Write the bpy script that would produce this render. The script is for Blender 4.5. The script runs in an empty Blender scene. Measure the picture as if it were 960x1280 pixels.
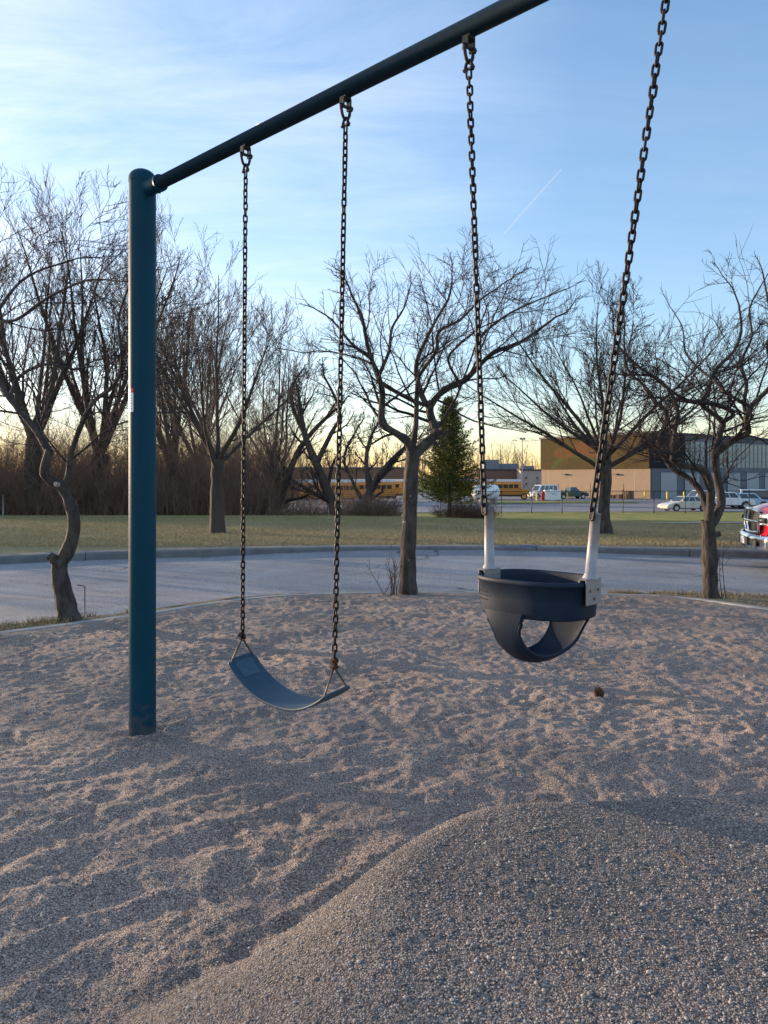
import bpy, math, random
import numpy as np
from mathutils import Vector, Matrix
random.seed(7)
rng = np.random.default_rng(11)
R = math.radians
scene = bpy.context.scene
col = scene.collection

# ------------------------------------------------------------------ camera
HC = 1.27            # eye height above the gravel beside the post
cam = bpy.data.cameras.new('camera'); co = bpy.data.objects.new('camera', cam); col.objects.link(co)
co.location = (0, 0, HC); co.rotation_euler = (R(90), 0, 0)
cam.sensor_fit = 'HORIZONTAL'; cam.sensor_width = 36; cam.lens = 36*950/960
cam.shift_y = -45/960
cam.clip_end = 12000; cam.clip_start = 0.05
scene.camera = co

# ------------------------------------------------------------------ sky and sun
SUN_EL, SUN_AZ = R(6.5), R(-58)        # azimuth from the viewing direction, negative to the left
w = bpy.data.worlds.new('World'); scene.world = w; w.use_nodes = True
nt = w.node_tree; nt.nodes.clear()
N, LK = nt.nodes.new, nt.links.new
sky = N('ShaderNodeTexSky'); sky.sky_type = 'NISHITA'; sky.sun_disc = False
sky.sun_elevation = SUN_EL; sky.sun_rotation = SUN_AZ; sky.air_density = 1.0; sky.dust_density = 0.45; sky.ozone_density = 2.2
sky.altitude = 200
tc = N('ShaderNodeTexCoord'); sep = N('ShaderNodeSeparateXYZ'); LK(tc.outputs['Generated'], sep.inputs[0])
def wm(op, a, b=None, c=None, clamp=False):
    n = N('ShaderNodeMath'); n.operation = op; n.use_clamp = clamp
    for i, v in enumerate((a, b, c)):
        if v is None: continue
        if isinstance(v, (int, float)): n.inputs[i].default_value = v
        else: LK(v, n.inputs[i])
    return n.outputs[0]
zz = wm('ADD', wm('MAXIMUM', sep.outputs[2], 0.0), 0.16)
cx, cy = wm('DIVIDE', sep.outputs[0], zz), wm('DIVIDE', sep.outputs[1], zz)
comb = N('ShaderNodeCombineXYZ'); LK(cx, comb.inputs[0]); LK(cy, comb.inputs[1])
mp = N('ShaderNodeMapping'); LK(comb.outputs[0], mp.inputs[0]); mp.inputs['Rotation'].default_value = (0, 0, R(-24)); mp.inputs['Scale'].default_value = (0.55, 1.7, 1)
mp.inputs['Location'].default_value = (1.3, 0.4, 0)
n1 = N('ShaderNodeTexNoise'); LK(mp.outputs[0], n1.inputs['Vector']); n1.inputs['Scale'].default_value = 2.1; n1.inputs['Detail'].default_value = 12; n1.inputs['Roughness'].default_value = 0.66; n1.inputs['Distortion'].default_value = 0.5
n2 = N('ShaderNodeTexNoise'); LK(comb.outputs[0], n2.inputs['Vector']); n2.inputs['Scale'].default_value = 0.55; n2.inputs['Detail'].default_value = 3
streak = N('ShaderNodeMapRange'); LK(n1.outputs[0], streak.inputs[0]); streak.inputs[1].default_value = 0.25; streak.inputs[2].default_value = 0.85
big = N('ShaderNodeMapRange'); LK(n2.outputs[0], big.inputs[0]); big.inputs[1].default_value = 0.22; big.inputs[2].default_value = 0.6
left = N('ShaderNodeMapRange'); LK(sep.outputs[0], left.inputs[0]); left.inputs[1].default_value = 0.22; left.inputs[2].default_value = -0.38; left.inputs[3].default_value = 0.10; left.inputs[4].default_value = 1.0
low = N('ShaderNodeMapRange'); LK(sep.outputs[2], low.inputs[0]); low.inputs[1].default_value = 0.0; low.inputs[2].default_value = 0.22
fac = wm('MULTIPLY', wm('MULTIPLY', streak.outputs[0], big.outputs[0]), wm('MULTIPLY', left.outputs[0], low.outputs[0]))
fac = wm('MULTIPLY', fac, 0.85, clamp=True)
mixc = N('ShaderNodeMix'); mixc.data_type = 'RGBA'
SKYTINT = (0.98, 0.89, 0.94, 1)
tint = N('ShaderNodeMix'); tint.data_type = 'RGBA'; tint.blend_type = 'MULTIPLY'; tint.inputs[0].default_value = 1
gm = N('ShaderNodeGamma'); LK(sky.outputs[0], gm.inputs[0]); gm.inputs[1].default_value = 0.80; hs = N('ShaderNodeHueSaturation'); hs.inputs['Saturation'].default_value = 1.2; LK(gm.outputs[0], hs.inputs['Color']); LK(hs.outputs[0], tint.inputs[6]); tint.inputs[7].default_value = SKYTINT
LK(fac, mixc.inputs[0]); LK(tint.outputs[2], mixc.inputs[6]); mixc.inputs[7].default_value = (3.25, 3.2, 3.4, 1)
CLOUD = mixc.inputs[7]
bg = N('ShaderNodeBackground'); LK(mixc.outputs[2], bg.inputs[0]); bg.inputs[1].default_value = 0.15
wo = N('ShaderNodeOutputWorld'); LK(bg.outputs[0], wo.inputs[0])

sl = bpy.data.lights.new('sun', 'SUN'); so = bpy.data.objects.new('sun', sl); col.objects.link(so)
sl.energy = 2.8; sl.angle = R(0.6); sl.color = (1.0, 0.74, 0.50)
sdir = Vector((math.sin(SUN_AZ)*math.cos(SUN_EL), math.cos(SUN_AZ)*math.cos(SUN_EL), math.sin(SUN_EL)))
so.rotation_euler = sdir.to_track_quat('Z', 'Y').to_euler()
so.location = (-30, 20, 20)

vs = scene.view_settings; vs.view_transform = 'Standard'; vs.look = 'None'; vs.gamma = 1; vs.use_curve_mapping = False
vs.exposure = 1.82
scene.render.engine = 'CYCLES'

# ------------------------------------------------------------------ helpers
def W(px, py, Y):
    return np.array([(px-480)/950*Y, Y, HC - (py-595)/950*Y])

class MB:
    """collects numpy geometry, then links it as ONE mesh object"""
    def __init__(s): s.v = []; s.f = []; s.n = 0
    def add(s, V, F, mi=0, smooth=False):
        V = np.asarray(V, float).reshape(-1, 3)
        if isinstance(F, np.ndarray): groups = [F]
        else:
            d = {}
            for f in F: d.setdefault(len(f), []).append(f)
            groups = [np.array(g) for g in d.values()]
        for g in groups:
            if len(g): s.f.append((g + s.n, mi, smooth))
        s.v.append(V); s.n += len(V)
        return s
    def build(s, name, mats, parent=None, bevel=0, subsurf=0):
        me = bpy.data.meshes.new(name)
        V = np.concatenate(s.v); me.vertices.add(len(V)); me.vertices.foreach_set('co', V.astype(np.float32).ravel())
        li = np.concatenate([g.ravel() for g, _, _ in s.f]).astype(np.int32)
        tot = np.concatenate([np.full(len(g), g.shape[1]) for g, _, _ in s.f])
        st = np.concatenate([[0], np.cumsum(tot)[:-1]]).astype(np.int32)
        me.loops.add(len(li)); me.loops.foreach_set('vertex_index', li)
        me.polygons.add(len(tot)); me.polygons.foreach_set('loop_start', st)
        mi = np.concatenate([np.full(len(g), m) for g, m, _ in s.f]).astype(np.int32)
        sm = np.concatenate([np.full(len(g), q) for g, _, q in s.f]).astype(bool)
        me.polygons.foreach_set('material_index', mi); me.polygons.foreach_set('use_smooth', sm)
        if not isinstance(mats, (list, tuple)): mats = [mats]
        for m in mats: me.materials.append(m)
        me.update(calc_edges=True); me.validate()
        o = bpy.data.objects.new(name, me); col.objects.link(o)
        if parent is not None: o.parent = parent
        if bevel:
            b = o.modifiers.new('bevel', 'BEVEL'); b.width = bevel; b.segments = 2; b.limit_method = 'ANGLE'; b.angle_limit = R(35)
        return o
    # shapes
    def box(s, c, d, rz=0, mi=0, rx=0, ry=0):
        V = np.array([[x, y, z] for x in (-.5, .5) for y in (-.5, .5) for z in (-.5, .5)])*np.array(d)
        M = np.array(Matrix.Rotation(rz, 3, 'Z') @ Matrix.Rotation(ry, 3, 'Y') @ Matrix.Rotation(rx, 3, 'X'))
        V = V @ M.T + np.array(c)
        return s.add(V, [(0,1,3,2),(4,6,7,5),(0,4,5,1),(2,3,7,6),(0,2,6,4),(1,5,7,3)], mi)
    def tube(s, pts, rad, n=8, mi=0, caps=True, smooth=True):
        pts = np.array(pts, float)
        rad = np.full(len(pts), rad, float) if np.isscalar(rad) else np.array(rad, float)
        V, F = tube_geo([(pts, rad)], n)
        k = s.n; s.add(V, F, mi, smooth)
        if caps:
            s.f.append((np.array([[k+i for i in range(n)][::-1]]), mi, False))
            e = k + (len(pts)-1)*n
            s.f.append((np.array([[e+i for i in range(n)]]), mi, False))
        return s
    def lathe(s, prof, c=(0,0,0), n=24, mi=0, smooth=True, axis='z'):
        prof = np.array(prof, float); a = np.arange(n)*2*math.pi/n
        V = np.stack([prof[:, None, 0]*np.cos(a), prof[:, None, 0]*np.sin(a), np.repeat(prof[:, 1:2], n, 1)], -1).reshape(-1, 3)
        if axis == 'y': V = V[:, [0, 2, 1]]
        if axis == 'x': V = V[:, [2, 1, 0]]
        F = []
        for i in range(len(prof)-1):
            for j in range(n): F.append((i*n+j, i*n+(j+1) % n, (i+1)*n+(j+1) % n, (i+1)*n+j))
        return s.add(V + np.array(c), F, mi, smooth)
    def prism(s, poly, y0, y1, mi=0, M=None):
        """polygon in (x,z) swept from y0 to y1"""
        n = len(poly); V = [(p[0], y0, p[1]) for p in poly] + [(p[0], y1, p[1]) for p in poly]
        V = np.array(V, float)
        if M is not None: V = V @ np.array(M.to_3x3()).T + np.array(M.translation)
        F = [tuple(range(n)), tuple(range(2*n-1, n-1, -1))] + [(i, i+n, (i+1) % n+n, (i+1) % n) for i in range(n)]
        return s.add(V, F, mi)
    def quad(s, a, b, c, d, mi=0):
        return s.add([a, b, c, d], [(0, 1, 2, 3)], mi)
    def slab(s, a, b, c, d, t, mi=0):
        """a quad panel given thickness t along its normal"""
        a, b, c, d = [np.array(q, float) for q in (a, b, c, d)]
        n = np.cross(b-a, d-a); n = n/np.linalg.norm(n)*t
        return s.add([a, b, c, d, a+n, b+n, c+n, d+n], [(3,2,1,0),(4,5,6,7),(0,1,5,4),(1,2,6,5),(2,3,7,6),(3,0,4,7)], mi)

def tube_geo(polys, n):
    """polys: list of (pts[k,3], rad[k]); all grouped by k"""
    g = {}
    for p, r in polys: g.setdefault(len(p), []).append((p, r))
    VV, FF, base = [], [], 0
    a = np.arange(n)*2*math.pi/n; ca, sa = np.cos(a), np.sin(a)
    for k, L in g.items():
        P = np.stack([q[0] for q in L]); Rr = np.stack([q[1] for q in L]); m = len(L)
        T = np.empty_like(P); T[:, 1:-1] = P[:, 2:]-P[:, :-2]; T[:, 0] = P[:, 1]-P[:, 0]; T[:, -1] = P[:, -1]-P[:, -2]
        T /= np.linalg.norm(T, axis=-1, keepdims=True)+1e-12
        al = np.abs(T).max(1); ref = np.eye(3)[np.argmin(al, 1)][:, None, :]
        U = np.cross(T, ref); U /= np.linalg.norm(U, axis=-1, keepdims=True)+1e-12
        Vv = np.cross(T, U)
        V = P[:, :, None, :] + Rr[:, :, None, None]*(U[:, :, None, :]*ca[:, None] + Vv[:, :, None, :]*sa[:, None])
        VV.append(V.reshape(-1, 3))
        idx = base + (np.arange(m)[:, None, None]*k*n + np.arange(k)[None, :, None]*n + np.arange(n)[None, None, :])
        i0 = idx[:, :-1]; i1 = idx[:, 1:]
        F = np.stack([i0, i1, np.roll(i1, -1, 2), np.roll(i0, -1, 2)], -1).reshape(-1, 4)
        FF.append(F); base += m*k*n
    return np.concatenate(VV), np.concatenate(FF)

def tag(o, label=None, cat=None, group=None, kind=None):
    if label: o['label'] = label
    if cat: o['category'] = cat
    if group: o['group'] = group
    if kind: o['kind'] = kind
    return o
def empty(name, loc=(0, 0, 0), rz=0, label=None, cat=None, group=None):
    o = bpy.data.objects.new(name, None); col.objects.link(o); o.location = loc; o.rotation_euler = (0, 0, rz)
    o.empty_display_size = .2
    return tag(o, label, cat, group)
def copy_tree(o, parent=None):
    c = o.copy(); col.objects.link(c)
    if parent is not None: c.parent = parent
    for ch in list(o.children): copy_tree(ch, c)
    return c
def place(o, loc, rz, label, scale=None):
    o.location = loc; o.rotation_euler = (0, 0, rz); o['label'] = label
    if scale: o.scale = scale
    return o

def vnoise(x, y, seed=0):
    """gradient noise in numpy"""
    xi, yi = np.floor(x).astype(np.int64), np.floor(y).astype(np.int64); xf, yf = x-xi, y-yi
    def g(ix, iy):
        h = (ix*374761393 + iy*668265263 + seed*1442695040) & 0xffffffff
        h = ((h ^ (h >> 13))*1274126177) & 0xffffffff; h ^= h >> 16
        a = h/4294967296*2*math.pi
        return np.cos(a), np.sin(a)
    u, v = xf*xf*xf*(xf*(xf*6-15)+10), yf*yf*yf*(yf*(yf*6-15)+10)
    def d(ox, oy):
        gx, gy = g(xi+ox, yi+oy); return gx*(xf-ox)+gy*(yf-oy)
    a = d(0, 0)*(1-u)+d(1, 0)*u; b = d(0, 1)*(1-u)+d(1, 1)*u
    return (a*(1-v)+b*v)*1.5
def sst(a, b, x):
    t = np.clip((x-a)/(b-a), 0, 1); return t*t*(3-2*t)

# ------------------------------------------------------------------ materials
def mat(name, c, rough=.7, c2=None, scale=8, bump=0, bscale=None, metal=0, detail=6, spec=None, coat=0, thr=(.35, .65), coords='Object', stretch=None, voro=False, bdist=.01):
    m = bpy.data.materials.new(name); m.use_nodes = True; t = m.node_tree; b = t.nodes['Principled BSDF']
    b.inputs['Base Color'].default_value = (*c, 1); b.inputs['Roughness'].default_value = rough; b.inputs['Metallic'].default_value = metal
    if spec is not None: b.inputs['Specular IOR Level'].default_value = spec
    if coat: b.inputs['Coat Weight'].default_value = coat; b.inputs['Coat Roughness'].default_value = .05
    co_ = t.nodes.new('ShaderNodeTexCoord').outputs[coords]
    if stretch:
        mp_ = t.nodes.new('ShaderNodeMapping'); mp_.inputs['Scale'].default_value = stretch; t.links.new(co_, mp_.inputs[0]); co_ = mp_.outputs[0]
    if c2 is not None:
        n_ = t.nodes.new('ShaderNodeTexNoise'); n_.inputs['Scale'].default_value = scale; n_.inputs['Detail'].default_value = detail; n_.inputs['Roughness'].default_value = .65
        t.links.new(co_, n_.inputs['Vector'])
        r_ = t.nodes.new('ShaderNodeMapRange'); r_.inputs[1].default_value, r_.inputs[2].default_value = thr; t.links.new(n_.outputs[0], r_.inputs[0])
        x_ = t.nodes.new('ShaderNodeMix'); x_.data_type = 'RGBA'; x_.inputs[6].default_value = (*c, 1); x_.inputs[7].default_value = (*c2, 1)
        t.links.new(r_.outputs[0], x_.inputs[0]); t.links.new(x_.outputs[2], b.inputs['Base Color'])
    if bump:
        n2_ = t.nodes.new('ShaderNodeTexVoronoi' if voro else 'ShaderNodeTexNoise'); n2_.inputs['Scale'].default_value = bscale or scale*3
        if not voro: n2_.inputs['Detail'].default_value = 6
        t.links.new(co_, n2_.inputs['Vector'])
        b_ = t.nodes.new('ShaderNodeBump'); b_.inputs['Strength'].default_value = bump; b_.inputs['Distance'].default_value = bdist
        t.links.new(n2_.outputs[0], b_.inputs['Height']); t.links.new(b_.outputs[0], b.inputs['Normal'])
    return m
M = {}
M['post'] = mat('teal powder coat', (.0005, .046, .080), .5, (.0005, .039, .069), 5, .05, 60, bdist=.002, spec=.14)
M['rail'] = mat('teal rail paint', (.0008, .022, .040), .5, (.0008, .017, .032), 9, .05, 80, bdist=.002, spec=.2)
M['chain'] = mat('dark chain', (.010, .008, .009), .5, (.022, .014, .012), 60, .3, 300, spec=.3, bdist=.001)
M['rust'] = mat('rusty steel', (.09, .025, .014), .75, (.035, .018, .012), 120, .4, 400, metal=.3, bdist=.001)
M['galv'] = mat('galvanised wire', (.16, .15, .14), .45, (.07, .06, .05), 90, metal=.5)
M['pendulum'] = mat('worn grey cast steel', (.018, .018, .022), .6, (.03, .026, .026), 70, .2, 200, spec=.3, bdist=.001)
M['belt'] = mat('blue rubber', (.011, .044, .078), .55, (.026, .062, .092), 14, .12, 120, bdist=.002, thr=(.4, .75))
M['insert'] = mat('worn insert', (.022, .062, .105), .55, (.035, .08, .12), 40)
M['bucket'] = mat('navy rubber', (.003, .013, .032), .6, (.008, .022, .044), 9, .08, 150, bdist=.001, spec=.3, thr=(.45, .75))
M['alu'] = mat('aluminium bracket', (.30, .28, .28), .5, (.24, .22, .22), 30, .06, 100, metal=.3, bdist=.001)
M['sleeve'] = mat('white painted tube', (.36, .35, .36), .5, (.28, .27, .28), 25, metal=.1)
M['white'] = mat('white paint', (.78, .78, .78), .5, (.7, .7, .69), 6)
M['red'] = mat('red label', (.6, .03, .04), .5)
M['grey'] = mat('grey print', (.35, .36, .38), .6)
M['tyre'] = mat('tyre rubber', (.02, .02, .02), .8, (.03, .03, .03), 30)
M['rim'] = mat('wheel alloy', (.5, .5, .5), .3, metal=.8)
M['glass'] = mat('dark car glass', (.02, .028, .035), .06, spec=.8)
M['chrome'] = mat('chrome', (.75, .75, .75), .12, metal=1)
M['black'] = mat('black plastic', (.015, .015, .016), .5)
M['lamp'] = mat('lamp lens', (.7, .7, .68), .1, spec=.8)
M['amber'] = mat('amber lens', (.8, .18, .02), .25)
M['tail'] = mat('red lens', (.45, .01, .01), .25)
M['carwhite'] = mat('white car paint', (.72, .73, .74), .25, (.66, .67, .68), 2, coat=.5)
M['carcream'] = mat('champagne car paint', (.62, .57, .48), .25, (.58, .53, .45), 2, coat=.5)
M['carred'] = mat('red car paint', (.50, .012, .03), .22, (.45, .01, .025), 2, coat=.8)
M['cargreen'] = mat('dark green car paint', (.02, .06, .05), .25, coat=.5)
M['carblue'] = mat('pale blue car paint', (.35, .5, .65), .25, coat=.5)
M['carblack'] = mat('black car paint', (.02, .025, .03), .2, coat=.6)
M['busyellow'] = mat('school bus yellow', (.58, .22, .012), .45, (.48, .18, .01), 1.5, coat=.2)
M['buswhite'] = mat('bus roof white', (.5, .48, .45), .6, (.42, .4, .37), 2)
M['yellow'] = mat('yellow paint', (.75, .52, .02), .5, (.62, .42, .02), 5)
M['fence'] = mat('black fence', (.02, .02, .022), .5, metal=.3)
M['concrete'] = mat('concrete', (.30, .29, .27), .85, (.22, .21, .2), 7, .3, 60)
# ------------------------------------------------------------------ ground heights
def interp(tab, y):
    t = np.array(tab); return np.interp(y, t[:, 0], t[:, 1])
LP = [(-30, 0), (3.5, 0), (9.6, -.27), (10.5, -.34), (15.2, -.34), (16.2, -.20), (33, -.46), (42, -1.0), (60, -1.9), (80, -2.33), (5000, -2.33)]
RP = [(-30, 0), (3.5, 0), (9.6, -.27), (10.5, -.34), (15.2, -.34), (16.2, -.20), (24, -.33), (40, -1.03), (60, -1.76), (66, -1.95), (80, -2.33), (5000, -2.33)]
def ground_z(x, y):
    x = np.asarray(x, float); y = np.asarray(y, float)
    f = sst(-1, 6, x*20/np.maximum(y, 5))
    return interp(LP, y)*(1-f)+interp(RP, y)*f
def gz(x, y): return float(ground_z(x, y))

# outlines (plan view)
from math import hypot
def dens(pts, k=6):
    """Catmull-Rom"""
    p = np.array(pts, float); out = []
    q = np.vstack([2*p[0]-p[1], p, 2*p[-1]-p[-2]])
    for i in range(1, len(q)-2):
        for j in range(k):
            t = j/k; a, b, c, d = q[i-1], q[i], q[i+1], q[i+2]
            out.append(.5*((2*b)+(-a+c)*t+(2*a-5*b+4*c-d)*t*t+(-a+3*b-3*c+d)*t**3))
    out.append(p[-1]); return np.array(out)
GEDGE = [(-5.2, -6), (-6.6, -2), (-6.2, 2), (-4.6, 4.9), (-3.36, 6.65), (-2.9, 7.25), (-2.37, 8.05), (-1.73, 9.15), (-.82, 9.85), (.2, 10.1), (1.23, 10.05), (3.04, 9.75), (3.75, 9.25), (4.3, 7.95), (5.6, 5.5), (6.4, 2), (6.6, -2), (5.2, -6)]
RNEAR = [(-9, -8), (-8.2, -2), (-7.4, 2.5), (-4.9, 5.5), (-3.72, 7.1), (-3.3, 7.55), (-2.72, 8.1), (-1.95, 9.4), (-.92, 10.1), (.2, 10.33), (1.3, 10.28), (2.4, 10.15), (4.0, 9.98), (5.2, 9.6), (7.0, 8.4), (8.4, 6), (9.3, 2), (9.6, -8)]
RFAR = [(-24, -8), (-21, 0), (-16.5, 6.5), (-11.5, 11), (-7.2, 13.7), (-5.0, 14.75), (-1.3, 15.6), (2, 15.75), (5.2, 15.35), (7.8, 14.7), (12, 13), (17, 9), (21, 3), (24, -8)]
ge, rn, rf = dens(GEDGE, 8), dens(RNEAR, 8), dens(RFAR, 8)
def resample(p, n):
    d = np.concatenate([[0], np.cumsum(np.linalg.norm(np.diff(p, axis=0), axis=1))]); s_ = np.linspace(0, d[-1], n)
    return np.stack([np.interp(s_, d, p[:, 0]), np.interp(s_, d, p[:, 1])], 1)
def offset(p, o):
    t = np.gradient(p, axis=0); t /= np.linalg.norm(t, axis=1, keepdims=True)
    return p + np.stack([-t[:, 1], t[:, 0]], 1)*o      # positive: to the left of travel = outwards (away from camera)

def inpoly(x, y, P):
    ins = np.zeros(x.shape, bool); n = len(P); j = n-1
    for i in range(n):
        xi, yi = P[i]; xj, yj = P[j]
        c = ((yi > y) != (yj > y)) & (x < (xj-xi)*(y-yi)/(yj-yi+1e-12)+xi); ins ^= c; j = i
    return ins
gp = np.vstack([ge, [(0, -8)]])
rfp = np.vstack([rf, [(24, -40), (-24, -40)]])

# --- ground: one sheet to the horizon, sunk below the road and the gravel
def make_ground():
    ys = np.concatenate([np.linspace(-60, -8, 10)[:-1], np.linspace(-8, 36, 150)[:-1], np.geomspace(36, 6000, 70)])
    xs = np.concatenate([-np.geomspace(3000, 26, 30), np.linspace(-25, 25, 150), np.geomspace(26, 3000, 30)])
    X, Y = np.meshgrid(xs, ys); Z = ground_z(X, Y)
    Z = Z + .03*vnoise(X*.35, Y*.35, 3)*sst(16, 20, Y)
    inside = inpoly(X.ravel(), Y.ravel(), np.vstack([offset(rf, .05), [(24, -40), (-24, -40)]])).reshape(X.shape)
    Z = np.where(inside, Z-.35, Z)
    n, m = X.shape; idx = np.arange(n*m).reshape(n, m)
    F = np.stack([idx[:-1, :-1], idx[:-1, 1:], idx[1:, 1:], idx[1:, :-1]], -1).reshape(-1, 4)
    mb = MB(); mb.add(np.stack([X, Y, Z], -1), F, 0, True)
    return mb
def lawn_mat():
    m = bpy.data.materials.new('lawn'); m.use_nodes = True; t = m.node_tree; b = t.nodes['Principled BSDF']; b.inputs['Roughness'].default_value = .95; b.inputs['Specular IOR Level'].default_value = .1
    g = t.nodes.new('ShaderNodeNewGeometry').outputs['Position']
    def noise(sc, det=5, st=None):
        v = g
        if st:
            mp_ = t.nodes.new('ShaderNodeMapping'); mp_.inputs['Scale'].default_value = st; t.links.new(g, mp_.inputs[0]); v = mp_.outputs[0]
        n = t.nodes.new('ShaderNodeTexNoise'); n.inputs['Scale'].default_value = sc; n.inputs['Detail'].default_value = det; t.links.new(v, n.inputs['Vector']); return n.outputs[0]
    def rng_(v, a, b_):
        n = t.nodes.new('ShaderNodeMapRange'); n.inputs[1].default_value = a; n.inputs[2].default_value = b_; t.links.new(v, n.inputs[0]); return n.outputs[0]
    def mix(f, a, b_):
        n = t.nodes.new('ShaderNodeMix'); n.data_type = 'RGBA'; t.links.new(f, n.inputs[0])
        for i, q in ((6, a), (7, b_)):
            if isinstance(q, tuple): n.inputs[i].default_value = (*q, 1)
            else: t.links.new(q, n.inputs[i])
        return n.outputs[2]
    c = mix(rng_(noise(.25, 6), .38, .62), (.37, .30, .165), (.30, .25, .13))
    c = mix(rng_(noise(6, 8, (1, 2.5, 1)), .45, .75), c, (.34, .29, .18))
    c = mix(rng_(noise(40, 4), .4, .8), c, (.13, .12, .06))
    sp = t.nodes.new('ShaderNodeSeparateXYZ'); t.links.new(g, sp.inputs[0])
    # greener turf in the hollow before the car park
    gr = mix(rng_(noise(.6, 5), .4, .6), (.17, .19, .05), (.30, .26, .09))
    c = mix(rng_(sp.outputs[1], 24, 30), c, gr)
    t.links.new(c, b.inputs['Base Color'])
    bp = t.nodes.new('ShaderNodeBump'); bp.inputs['Strength'].default_value = .8; bp.inputs['Distance'].default_value = .05; t.links.new(noise(14, 8), bp.inputs['Height']); t.links.new(bp.outputs[0], b.inputs['Normal'])
    return m
M['lawn'] = lawn_mat()
tag(make_ground().build('ground', M['lawn']), 'dry winter lawn sloping away behind the road', kind='structure')

# --- grass strip between gravel edging and road, with its own height
def strip(a, b, za, zb, n=160, rows=4, noise_=0):
    A, B = resample(a, n), resample(b, n); V = []
    for i in range(rows+1):
        t = i/rows; P = A*(1-t)+B*t; z = za(P[:, 0], P[:, 1])*(1-t)+zb(P[:, 0], P[:, 1])*t
        if noise_ and 0 < i < rows: z = z+noise_*vnoise(P[:, 0]*4, P[:, 1]*4, 5)
        V.append(np.column_stack([P, z]))
    idx = np.arange((rows+1)*n).reshape(rows+1, n)
    F = np.stack([idx[:-1, :-1], idx[:-1, 1:], idx[1:, 1:], idx[1:, :-1]], -1).reshape(-1, 4)
    return np.concatenate(V), F[:, ::-1]
G_ = lambda d: (lambda x, y: ground_z(x, y)+d)
M['asphalt'] = mat('asphalt', (.165, .175, .19), .8, (.25, .26, .28), .8, .6, 140, detail=9, coords='Object', bdist=.012)
def asphalt_mat():
    m = M['asphalt']; t = m.node_tree; b = t.nodes['Principled BSDF']; src = b.inputs['Base Color'].links[0].from_socket
    g = t.nodes.new('ShaderNodeNewGeometry').outputs['Position']
    mp_ = t.nodes.new('ShaderNodeMapping'); mp_.inputs['Scale'].default_value = (1, 1, 1); t.links.new(g, mp_.inputs[0])
    # distorted cracks
    dn = t.nodes.new('ShaderNodeTexNoise'); dn.inputs['Scale'].default_value = 1.3; dn.inputs['Detail'].default_value = 6; t.links.new(g, dn.inputs['Vector'])
    ad = t.nodes.new('ShaderNodeVectorMath'); ad.operation = 'MULTIPLY_ADD'; t.links.new(dn.outputs['Color'], ad.inputs[0]); ad.inputs[1].default_value = (1.2, 1.2, 0); t.links.new(g, ad.inputs[2])
    v = t.nodes.new('ShaderNodeTexVoronoi'); v.feature = 'DISTANCE_TO_EDGE'; v.inputs['Scale'].default_value = .45; t.links.new(ad.outputs[0], v.inputs['Vector'])
    mr = t.nodes.new('ShaderNodeMapRange'); mr.inputs[1].default_value = .004; mr.inputs[2].default_value = .012; mr.inputs[3].default_value = .85; mr.inputs[4].default_value = 0; t.links.new(v.outputs[0], mr.inputs[0])
    pn = t.nodes.new('ShaderNodeTexNoise'); pn.inputs['Scale'].default_value = .5; t.links.new(g, pn.inputs['Vector'])
    pr = t.nodes.new('ShaderNodeMapRange'); pr.inputs[1].default_value = .5; pr.inputs[2].default_value = .6; t.links.new(pn.outputs[0], pr.inputs[0])
    mu = t.nodes.new('ShaderNodeMath'); mu.operation = 'MULTIPLY'; t.links.new(mr.outputs[0], mu.inputs[0]); t.links.new(pr.outputs[0], mu.inputs[1])
    x = t.nodes.new('ShaderNodeMix'); x.data_type = 'RGBA'; t.links.new(mu.outputs[0], x.inputs[0]); t.links.new(src, x.inputs[6]); x.inputs[7].default_value = (.045, .045, .05, 1)
    # aggregate speckle
    ag = t.nodes.new('ShaderNodeTexNoise'); ag.inputs['Scale'].default_value = 55; ag.inputs['Detail'].default_value = 3; t.links.new(g, ag.inputs['Vector'])
    ar = t.nodes.new('ShaderNodeMapRange'); ar.inputs[1].default_value = .3; ar.inputs[2].default_value = .7; ar.inputs[3].default_value = .55; ar.inputs[4].default_value = 1.5; t.links.new(ag.outputs[0], ar.inputs[0])
    y = t.nodes.new('ShaderNodeMix'); y.data_type = 'RGBA'; y.blend_type = 'MULTIPLY'; y.inputs[0].default_value = 1; t.links.new(x.outputs[2], y.inputs[6]); t.links.new(ar.outputs[0], y.inputs[7])
    t.links.new(y.outputs[2], b.inputs['Base Color'])
asphalt_mat()
M['strip'] = mat('dry grass strip', (.20, .165, .10), .95, (.11, .095, .06), 9, .8, 60, detail=8, bdist=.03)
rn_o, rf_i = rn, rf
V, F = strip(rn, rf, G_(0), G_(0), 220, 12); mb = MB(); mb.add(V, F, 0, True)
tag(mb.build('road', M['asphalt']), 'grey asphalt drive curving past the playground', kind='structure')
V, F = strip(offset(ge, .09), rn, G_(.03), G_(.02), 200, 6, .03); mb = MB(); mb.add(V, F, 0, True)
tag(mb.build('verge', M['strip']), 'strip of dry grass between gravel and road', kind='structure')
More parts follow.
